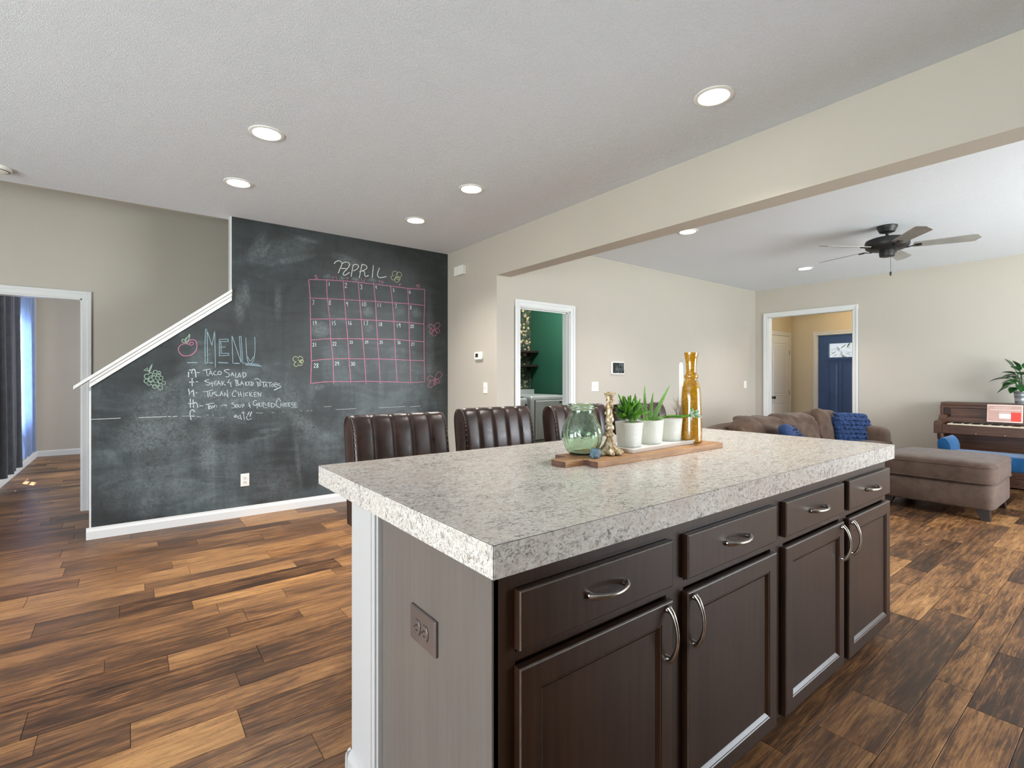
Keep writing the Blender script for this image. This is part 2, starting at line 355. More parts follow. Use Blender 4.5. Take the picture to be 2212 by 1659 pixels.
CHALK = {
 'chalk_calendar_grid': [(9,[1405,2240,1418,2082,1421,1856,1426,1648,1430,1444,1423,1213]),(9,[1578,2261,1585,2081,1610,1870,1620,1666,1643,1462,1650,1216]),(9,[1748,2277,1759,2093,1775,1882,1794,1675,1807,1476,1826,1225]),(9,[1905,2277,1919,2100,1938,1880,1954,1687,1973,1470,1989,1214]),(9,[2072,2290,2094,2093,2104,1892,2116,1690,2132,1479,2148,1213]),(9,[2267,2276,2288,2101,2305,1896,2315,1690,2325,1483,2343,1227]),(9,[2471,2279,2480,2109,2486,1899,2489,1688,2500,1473,2506,1228]),(9,[2681,2292,2681,2107,2672,1891,2674,1687,2676,1472,2679,1226]),(8,[1407,2249,1578,2265,1748,2276,1905,2280,2072,2282,2267,2281,2471,2279,2681,2290]),(8,[1421,2066,1585,2076,1759,2084,1919,2089,2089,2097,2288,2101,2480,2107,2675,2107]),(8,[1421,1856,1610,1873,1775,1884,1938,1889,2104,1894,2305,1896,2486,1897,2670,1891]),(8,[1426,1648,1558,1668,1794,1682,1954,1687,2116,1694,2315,1700,2489,1693,2674,1689]),(8,[1430,1442,1541,1460,1643,1467,1807,1474,1973,1475,2132,1479,2325,1478,2500,1472,2676,1472]),(8,[1421,1218,1541,1232,1650,1237,1826,1235,1989,1238,2148,1234,2343,1229,2524,1222,2679,1230]),(5,[1486,2294,1482,2295,1478,2297,1473,2298,1469,2298,1466,2296,1463,2292,1462,2289,1462,2286,1467,2284,1474,2283,1481,2282,1486,2280,1489,2278,1490,2275,1490,2272,1488,2270,1484,2268,1478,2268,1472,2267,1467,2267]),(5,[1638,2277,1645,2313,1661,2294,1674,2318,1683,2281]),(5,[1771,2310,1805,2314]),(5,[1788,2312,1787,2284]),(5,[1936,2325,1946,2288,1956,2311,1967,2289,1979,2328]),(5,[2126,2321,2154,2325]),(5,[2140,2323,2140,2296]),(5,[2162,2324,2162,2299]),(5,[2180,2328,2180,2301]),(5,[2162,2312,2180,2314]),(5,[2368,2317,2368,2293]),(5,[2368,2317,2392,2320]),(5,[2368,2305,2385,2307]),(5,[2618,2338,2611,2337,2602,2337,2593,2336,2586,2334,2582,2332,2578,2329,2577,2326,2579,2323,2587,2323,2598,2323,2610,2323,2618,2322,2620,2319,2621,2315,2619,2312,2615,2309,2609,2307,2601,2306,2592,2305,2586,2306,2583,2308,2582,2312,2582,2317,2582,2320])],
 'chalk_month_title': [(9,[1654,2441,1657,2445,1660,2451,1665,2457,1670,2462,1676,2467,1683,2471,1690,2474,1697,2477,1703,2477,1710,2477,1716,2475,1721,2473,1725,2470,1729,2465,1731,2461,1733,2456,1734,2452,1734,2449,1733,2444,1731,2438,1728,2430,1724,2420,1719,2409,1714,2398,1709,2386,1704,2372,1699,2359,1695,2351]),(9,[1733,2449,1737,2453,1742,2458,1749,2463,1755,2468,1763,2471,1771,2474,1779,2475,1787,2476,1794,2474,1801,2472,1807,2468,1811,2464,1813,2458,1812,2452,1810,2446,1808,2439,1804,2431,1799,2422,1793,2413,1787,2404,1780,2396,1772,2388,1765,2380,1759,2373,1754,2366,1750,2359,1746,2352,1745,2347,1746,2343,1748,2339,1752,2337,1755,2336,1760,2336,1764,2338,1770,2340,1776,2344,1785,2350,1795,2358,1805,2366,1811,2371]),(9,[1726,2401,1776,2407]),(9,[1850,2455,1849,2447,1847,2436,1845,2424,1843,2412,1841,2402,1839,2392,1838,2383,1836,2373,1834,2362,1832,2350,1831,2339,1830,2332]),(9,[1850,2450,1855,2453,1862,2459,1871,2464,1879,2466,1887,2465,1896,2462,1903,2458,1907,2452,1907,2445,1904,2436,1899,2427,1893,2419,1884,2411,1872,2404,1861,2398,1854,2394]),(9,[1945,2474,1932,2410,1916,2330]),(9,[1947,2474,1953,2474,1962,2474,1972,2473,1980,2471,1987,2468,1993,2463,1998,2457,2000,2451,1999,2445,1995,2438,1989,2431,1980,2423,1966,2415,1947,2406,1930,2398,1918,2392]),(9,[1951,2405,1955,2404,1961,2403,1968,2401,1972,2398,1974,2392,1974,2384,1973,2376,1974,2369,1976,2363,1979,2358,1982,2353,1987,2351,1994,2353,2002,2358,2011,2363,2016,2366]),(9,[2070,2480,2063,2409,2057,2348]),(9,[2139,2464,2136,2457,2132,2446,2127,2434,2124,2423,2121,2413,2118,2403,2116,2393,2116,2384,2118,2376,2122,2369,2127,2363,2134,2359,2142,2358,2153,2360,2164,2363,2174,2366,2186,2369,2198,2373,2210,2377,2217,2379])],
 'chalk_dates': [(7,[1603,2244,1605,2208]),(7,[1764,2247,1767,2251,1771,2256,1774,2259,1778,2257,1782,2252,1784,2247,1782,2241,1778,2235,1774,2228,1771,2220,1767,2212,1764,2206,1786,2211]),(7,[1929,2258,1934,2258,1941,2258,1945,2257,1943,2252,1939,2244,1936,2239,1936,2239,1939,2236,1944,2232,1946,2228,1945,2222,1941,2216,1937,2212,1934,2212,1930,2214,1927,2216]),(7,[2095,2264,2094,2247,2105,2250]),(7,[2104,2265,2103,2234]),(7,[2308,2259,2297,2256,2296,2241,2296,2241,2299,2241,2304,2241,2307,2239,2308,2235,2307,2229,2305,2225,2302,2223,2298,2222,2295,2222]),(7,[2498,2264,2495,2258,2492,2250,2490,2243,2489,2236,2490,2229,2491,2225,2494,2223,2499,2224,2502,2226,2504,2230,2504,2236,2503,2240,2500,2240,2495,2238,2491,2237]),(7,[1437,2046,1456,2050,1446,2001]),(7,[1611,2041,1608,2044,1604,2049,1603,2053,1604,2057,1607,2061,1611,2063,1614,2062,1618,2058,1619,2054,1618,2050,1614,2046,1611,2041,1607,2036,1603,2031,1601,2026,1603,2021,1607,2016,1611,2014,1615,2017,1619,2022,1621,2027,1618,2033,1614,2038,1611,2041]),(7,[1793,2053,1791,2049,1787,2044,1784,2041,1782,2043,1779,2047,1779,2052,1780,2056,1784,2061,1787,2064,1789,2063,1792,2061,1793,2055,1794,2044,1793,2030,1793,2020]),(7,[1948,2077,1951,2034]),(7,[1977,2080,1974,2076,1971,2071,1968,2066,1967,2059,1967,2052,1968,2046,1970,2041,1974,2037,1977,2036,1980,2039,1984,2044,1986,2050,1987,2056,1987,2062,1986,2068,1983,2072,1980,2077,1977,2080]),(7,[2121,2080,2123,2040]),(7,[2147,2082,2150,2042]),(7,[2316,2086,2335,2090,2325,2044]),(7,[2507,2071,2504,2073,2501,2077,2499,2080,2500,2084,2504,2088,2507,2090,2510,2088,2514,2085,2515,2082,2514,2078,2510,2075,2507,2071,2503,2066,2500,2061,2498,2057,2499,2053,2503,2049,2507,2047,2511,2050,2515,2054,2516,2059,2514,2063,2510,2068,2507,2071]),(7,[1448,1841,1450,1802]),(7,[1467,1843,1466,1821,1480,1824]),(7,[1478,1843,1477,1804]),(7,[1635,1853,1637,1813]),(7,[1667,1855,1655,1852,1654,1836,1654,1836,1658,1836,1663,1835,1666,1833,1667,1828,1666,1821,1664,1817,1661,1815,1656,1814,1653,1814]),(7,[1801,1864,1803,1826]),(7,[1826,1866,1824,1861,1821,1853,1819,1846,1819,1840,1819,1833,1820,1829,1823,1827,1827,1827,1830,1829,1832,1834,1832,1839,1831,1843,1828,1843,1824,1842,1820,1840]),(7,[1968,1878,1970,1833]),(7,[1989,1877,2008,1881,1998,1835]),(7,[2133,1873,2135,1834]),(7,[2159,1857,2157,1859,2153,1863,2152,1866,2153,1870,2156,1873,2159,1874,2162,1873,2165,1870,2166,1867,2165,1864,2162,1861,2159,1857,2156,1853,2152,1849,2151,1845,2152,1841,2156,1837,2159,1836,2162,1838,2166,1842,2167,1846,2165,1850,2162,1854,2159,1857]),(7,[2344,1875,2346,1834]),(7,[2380,1867,2377,1864,2374,1859,2371,1856,2368,1858,2366,1862,2365,1866,2367,1871,2370,1875,2373,1877,2376,1877,2378,1875,2380,1869,2380,1859,2380,1846,2380,1836]),(7,[2502,1867,2504,1869,2507,1873,2510,1874,2513,1873,2515,1870,2517,1866,2515,1862,2513,1857,2510,1853,2507,1847,2504,1842,2502,1838,2519,1841]),(7,[2534,1876,2532,1873,2529,1869,2526,1865,2525,1859,2525,1853,2526,1848,2528,1844,2531,1841,2534,1840,2537,1842,2540,1846,2542,1851,2543,1856,2543,1861,2542,1866,2540,1870,2537,1874,2534,1876]),(7,[1443,1615,1445,1617,1448,1621,1450,1622,1453,1621,1455,1618,1456,1614,1455,1610,1453,1606,1450,1601,1448,1596,1445,1590,1443,1586,1458,1589]),(7,[1471,1623,1472,1588]),(7,[1638,1633,1640,1635,1643,1639,1645,1640,1648,1639,1651,1635,1652,1631,1651,1627,1648,1623,1645,1618,1643,1613,1640,1607,1638,1603,1654,1606]),(7,[1661,1633,1663,1636,1665,1640,1668,1641,1671,1640,1673,1636,1674,1632,1673,1628,1671,1624,1668,1619,1665,1614,1663,1608,1661,1604,1676,1607]),(7,[1814,1655,1816,1657,1818,1660,1820,1661,1822,1660,1825,1657,1825,1654,1825,1651,1822,1647,1820,1643,1818,1639,1816,1634,1814,1631,1827,1633]),(7,[1834,1660,1837,1660,1841,1660,1843,1659,1843,1656,1840,1652,1838,1648,1838,1648,1840,1647,1843,1644,1844,1641,1843,1638,1841,1634,1839,1632,1837,1632,1834,1634,1833,1635]),(7,[1979,1662,1980,1665,1983,1667,1985,1669,1987,1667,1989,1665,1990,1661,1989,1658,1987,1654,1985,1651,1983,1646,1980,1641,1979,1638,1992,1640]),(7,[2000,1669,1999,1653,2010,1655]),(7,[2008,1670,2007,1639]),(7,[2141,1670,2143,1672,2146,1675,2148,1676,2150,1675,2153,1672,2154,1669,2153,1666,2150,1662,2148,1658,2146,1653,2143,1649,2141,1645,2155,1647]),(7,[2174,1678,2164,1676,2163,1663,2163,1663,2166,1663,2170,1662,2173,1661,2174,1657,2173,1652,2171,1648,2169,1647,2165,1646,2162,1646]),(7,[2349,1676,2350,1678,2353,1681,2355,1682,2358,1681,2360,1678,2361,1674,2360,1671,2358,1667,2355,1663,2353,1658,2350,1654,2349,1650,2363,1652]),(7,[2376,1683,2375,1679,2372,1673,2370,1667,2370,1662,2370,1656,2371,1653,2374,1651,2377,1652,2380,1653,2381,1657,2381,1661,2381,1664,2378,1664,2374,1663,2371,1662]),(7,[2515,1665,2517,1667,2519,1670,2522,1672,2524,1670,2527,1667,2528,1664,2527,1660,2524,1656,2522,1652,2519,1648,2517,1643,2515,1639,2530,1641]),(7,[2537,1671,2551,1673,2544,1640]),(7,[1454,1409,1456,1412,1459,1416,1462,1418,1465,1416,1468,1412,1470,1407,1468,1403,1465,1398,1462,1392,1459,1386,1456,1380,1454,1375,1472,1377]),(7,[1488,1399,1486,1402,1482,1406,1481,1410,1482,1413,1485,1417,1488,1418,1491,1417,1494,1414,1495,1410,1494,1407,1491,1403,1488,1399,1485,1395,1481,1390,1480,1386,1481,1382,1485,1377,1488,1375,1491,1377,1495,1382,1496,1386,1494,1391,1491,1396,1488,1399]),(7,[1664,1431,1665,1433,1668,1437,1671,1438,1673,1437,1676,1433,1677,1429,1676,1425,1673,1421,1671,1416,1668,1411,1665,1405,1664,1402,1679,1404]),(7,[1699,1430,1697,1427,1694,1422,1691,1420,1689,1422,1688,1426,1687,1429,1688,1433,1691,1437,1693,1439,1695,1438,1697,1436,1699,1432,1699,1422,1699,1411,1699,1402]),(7,[1829,1438,1833,1438,1838,1438,1841,1436,1840,1432,1837,1427,1834,1423,1834,1423,1837,1421,1840,1417,1842,1414,1841,1410,1838,1405,1835,1403,1833,1403,1830,1405,1828,1406]),(7,[1859,1440,1856,1438,1853,1434,1851,1429,1850,1423,1850,1417,1851,1412,1853,1408,1856,1404,1859,1403,1862,1405,1864,1409,1866,1414,1867,1419,1867,1424,1866,1429,1864,1434,1861,1438,1859,1440])],
 'chalk_yellow_flower': [(6,[2332,2396,2336,2406,2342,2420,2345,2433,2341,2442,2334,2449,2327,2453,2320,2454,2312,2451,2305,2447,2298,2443,2291,2437,2288,2431,2287,2422,2289,2413,2295,2405,2307,2400,2321,2397,2332,2396]),(6,[2332,2396,2344,2394,2360,2392,2374,2393,2384,2399,2393,2407,2398,2416,2398,2423,2396,2430,2392,2437,2387,2443,2381,2448,2373,2450,2364,2448,2353,2443,2344,2435,2338,2423,2334,2407,2332,2396]),(6,[2332,2396,2322,2398,2308,2402,2296,2403,2286,2399,2278,2392,2273,2385,2271,2378,2273,2371,2275,2365,2279,2359,2283,2354,2289,2351,2298,2352,2308,2355,2317,2361,2324,2372,2329,2386,2332,2396]),(6,[2332,2396,2326,2386,2318,2372,2313,2360,2314,2349,2319,2340,2325,2334,2332,2331,2339,2332,2347,2334,2354,2337,2361,2341,2366,2347,2368,2356,2368,2367,2365,2376,2355,2384,2342,2391,2332,2396]),(6,[2332,2396,2334,2388,2337,2378,2341,2369,2348,2364,2356,2361,2363,2359,2369,2360,2373,2364,2377,2368,2380,2372,2381,2376,2381,2381,2377,2387,2371,2393,2363,2397,2352,2398,2341,2397,2332,2396])],
 'chalk_pale_flower': [(6,[1310,1433,1309,1443,1306,1457,1302,1468,1295,1475,1286,1480,1278,1482,1272,1481,1266,1476,1262,1471,1259,1466,1256,1460,1257,1453,1260,1446,1267,1438,1275,1432,1287,1431,1300,1432,1310,1433]),(6,[1310,1433,1319,1435,1331,1438,1340,1443,1345,1451,1348,1460,1348,1467,1345,1473,1340,1477,1335,1480,1329,1483,1323,1485,1317,1484,1311,1480,1306,1473,1303,1465,1304,1454,1307,1441,1310,1433]),(6,[1310,1433,1316,1429,1324,1424,1332,1421,1339,1421,1346,1424,1352,1427,1355,1430,1355,1435,1355,1439,1354,1443,1353,1447,1349,1449,1344,1451,1336,1451,1329,1449,1322,1444,1315,1438,1310,1433]),(6,[1310,1433,1302,1432,1290,1430,1280,1427,1274,1421,1269,1413,1267,1406,1267,1401,1270,1396,1274,1392,1278,1388,1283,1385,1288,1385,1295,1388,1302,1394,1307,1401,1309,1411,1310,1424,1310,1433]),(6,[1310,1433,1309,1425,1308,1415,1308,1406,1312,1400,1317,1395,1322,1393,1327,1393,1331,1395,1335,1398,1339,1401,1342,1405,1343,1410,1342,1416,1339,1423,1335,1428,1327,1430,1317,1432,1310,1433])],
 'chalk_pink_flower': [(6,[2808,1853,2803,1863,2797,1877,2788,1888,2777,1894,2764,1897,2753,1897,2746,1893,2740,1888,2736,1881,2733,1875,2731,1867,2733,1860,2740,1853,2751,1847,2763,1843,2778,1845,2796,1849,2808,1853]),(6,[2808,1853,2822,1854,2841,1857,2858,1862,2870,1871,2878,1883,2883,1893,2882,1901,2878,1908,2872,1913,2865,1918,2857,1921,2848,1921,2837,1917,2824,1908,2815,1898,2810,1883,2809,1865,2808,1853]),(6,[2808,1853,2796,1850,2780,1845,2766,1839,2756,1830,2747,1820,2742,1811,2741,1804,2744,1799,2747,1795,2752,1792,2758,1790,2765,1791,2775,1797,2786,1805,2795,1815,2801,1828,2805,1842,2808,1853]),(6,[2808,1853,2799,1842,2786,1827,2777,1811,2775,1797,2777,1782,2782,1771,2788,1766,2797,1764,2806,1763,2814,1764,2823,1767,2830,1773,2835,1784,2838,1799,2837,1814,2829,1828,2817,1843,2808,1853]),(6,[2808,1853,2811,1843,2816,1829,2823,1817,2833,1809,2845,1804,2856,1801,2863,1802,2869,1806,2874,1811,2878,1816,2880,1822,2879,1829,2873,1837,2864,1845,2852,1851,2837,1853,2820,1853,2808,1853])],
 'chalk_pink_flower_low': [(6,[2815,1258,2805,1268,2791,1282,2776,1292,2761,1296,2744,1296,2732,1294,2724,1289,2720,1282,2718,1275,2716,1267,2718,1259,2723,1252,2734,1246,2749,1241,2765,1240,2783,1244,2802,1252,2815,1258]),(6,[2815,1258,2832,1261,2856,1264,2877,1271,2892,1282,2904,1297,2911,1309,2911,1319,2907,1327,2900,1334,2893,1339,2883,1343,2872,1343,2858,1337,2842,1326,2829,1313,2822,1295,2818,1273,2815,1258]),(6,[2815,1258,2798,1253,2775,1245,2755,1235,2742,1222,2732,1206,2726,1192,2726,1183,2732,1175,2738,1170,2746,1165,2755,1163,2766,1165,2779,1173,2794,1186,2805,1201,2811,1221,2814,1243,2815,1258]),(6,[2815,1258,2810,1251,2804,1240,2799,1230,2798,1219,2799,1209,2801,1201,2804,1196,2808,1194,2813,1194,2817,1194,2821,1196,2825,1200,2827,1208,2829,1218,2829,1229,2825,1240,2819,1251,2815,1258]),(6,[2815,1258,2819,1250,2824,1238,2831,1228,2840,1221,2850,1216,2859,1213,2866,1213,2871,1215,2874,1219,2877,1222,2878,1227,2877,1233,2871,1239,2862,1247,2852,1253,2839,1256,2825,1257,2815,1258])],
 'chalk_tomato_fruit': [(7,[390,1569,385,1568,377,1568,368,1567,360,1564,352,1558,344,1551,338,1542,333,1534,331,1525,331,1516,332,1507,335,1498,339,1489,345,1480,352,1472,360,1466,368,1463,377,1462,387,1462,396,1464,406,1466,415,1469,424,1473,433,1479,441,1487,449,1496,456,1506,461,1517,464,1529,466,1543,466,1556,465,1568,463,1578,460,1587,457,1595,451,1601,445,1604,436,1605,428,1604,421,1603,415,1600,410,1596,406,1592,402,1587,400,1583,397,1578,396,1573,396,1569,398,1566,402,1563,406,1561,408,1560]),(7,[411,1577,433,1585,442,1567,421,1553,411,1577])],
 'chalk_tomato_leaf': [(6,[390,1572,387,1579,382,1588,377,1598,372,1604,368,1606,363,1605,359,1603,357,1600,356,1596,356,1591,357,1586,360,1582,366,1579,374,1578,382,1577,387,1576]),(6,[390,1576,388,1584,386,1595,384,1607,384,1615,387,1620,392,1622,398,1624,402,1627,406,1634,409,1642,412,1650,413,1652,414,1647,413,1638,412,1627,410,1617,407,1608,403,1600,399,1592,396,1587]),(6,[411,1652,384,1601])],
 'chalk_grapes': [(6,[183,1320,180,1311,174,1305,165,1305,158,1311,156,1320,158,1330,165,1335,174,1336,180,1330,183,1320]),(6,[208,1314,205,1305,199,1299,191,1299,185,1305,182,1313,185,1322,191,1327,199,1328,205,1322,208,1314]),(6,[152,1301,149,1292,142,1286,134,1286,127,1292,125,1301,127,1310,134,1316,142,1316,149,1311,152,1301]),(6,[130,1285,126,1273,118,1266,108,1266,99,1273,96,1285,99,1297,108,1304,118,1304,126,1297,130,1285]),(6,[174,1275,172,1265,165,1259,157,1259,150,1265,147,1275,150,1284,157,1290,165,1290,172,1284,174,1275]),(6,[206,1296,203,1286,196,1281,188,1281,181,1286,178,1296,181,1305,188,1311,196,1311,203,1305,206,1296]),(6,[223,1271,221,1262,214,1256,205,1256,198,1262,196,1271,198,1281,205,1286,214,1287,221,1281,223,1271]),(6,[123,1247,121,1237,113,1230,104,1230,97,1237,94,1247,97,1257,104,1263,113,1263,121,1257,123,1247]),(6,[152,1257,149,1248,142,1242,134,1242,127,1248,125,1257,127,1267,134,1272,142,1272,149,1267,152,1257]),(6,[186,1247,183,1237,176,1231,168,1231,161,1237,158,1247,161,1256,168,1262,176,1262,183,1256,186,1247]),(6,[140,1226,138,1216,131,1211,123,1211,116,1216,113,1226,116,1235,123,1241,131,1241,138,1235,140,1226]),(6,[170,1226,167,1215,160,1209,151,1209,143,1216,140,1226,143,1236,151,1242,160,1242,167,1236,170,1226]),(6,[219,1243,216,1233,208,1226,199,1226,192,1233,189,1243,192,1253,199,1260,208,1260,216,1253,219,1243]),(6,[196,1218,193,1208,185,1202,176,1202,169,1208,166,1219,169,1229,176,1235,185,1235,193,1229,196,1218]),(6,[241,1229,238,1219,231,1213,223,1213,216,1219,213,1229,216,1238,223,1244,231,1244,238,1238,241,1229]),(6,[181,1201,178,1191,171,1184,162,1185,154,1191,152,1201,154,1211,162,1217,171,1217,178,1211,181,1201]),(6,[220,1190,217,1179,209,1172,199,1172,191,1179,188,1190,191,1201,199,1208,209,1208,217,1201,220,1190]),(6,[149,1387,148,1382,147,1375,145,1367,143,1359,140,1349,137,1339,134,1330,132,1324]),(6,[148,1387,145,1380,141,1370,136,1360,132,1351,130,1344,129,1338,128,1333,127,1329]),(6,[93,1334,118,1358,116,1330,93,1334]),(6,[113,1344,130,1320])],
 'chalk_menu_title': [(6,[530,1704,526,1549,528,1407]),(6,[542,1705,544,1535,547,1407]),(6,[530,1703,542,1703]),(6,[540,1697,579,1562]),(6,[600,1693,579,1560]),(6,[600,1693,606,1365]),(6,[636,1617,637,1470]),(6,[637,1617,705,1624]),(6,[705,1624,705,1601]),(6,[639,1598,705,1601]),(6,[645,1598,652,1550]),(6,[645,1550,685,1551]),(6,[649,1550,650,1493]),(6,[637,1470,708,1476]),(6,[709,1495,709,1476]),(6,[649,1493,709,1495]),(6,[735,1660,743,1405]),(6,[735,1660,812,1406]),(6,[794,1651,812,1406]),(6,[809,1652,824,1403]),(6,[794,1651,809,1652]),(6,[849,1642,849,1622,850,1592,851,1560,853,1531,854,1505,856,1479,858,1457,861,1438,865,1424,871,1414,877,1408,883,1406,891,1408,899,1415,906,1425,913,1439,917,1458,920,1481,922,1507,924,1533,924,1564,924,1598,923,1630,922,1652]),(6,[864,1469,867,1460,873,1445,879,1433,885,1427,892,1433,899,1446,906,1461,911,1470]),(9,[396,1404,466,1407]),(9,[526,1403,545,1405]),(9,[557,1407,584,1406]),(9,[629,1410,703,1408]),(9,[755,1405,795,1406]),(6,[833,1408,962,1400]),(10,[847,1395,906,1392,976,1384])],
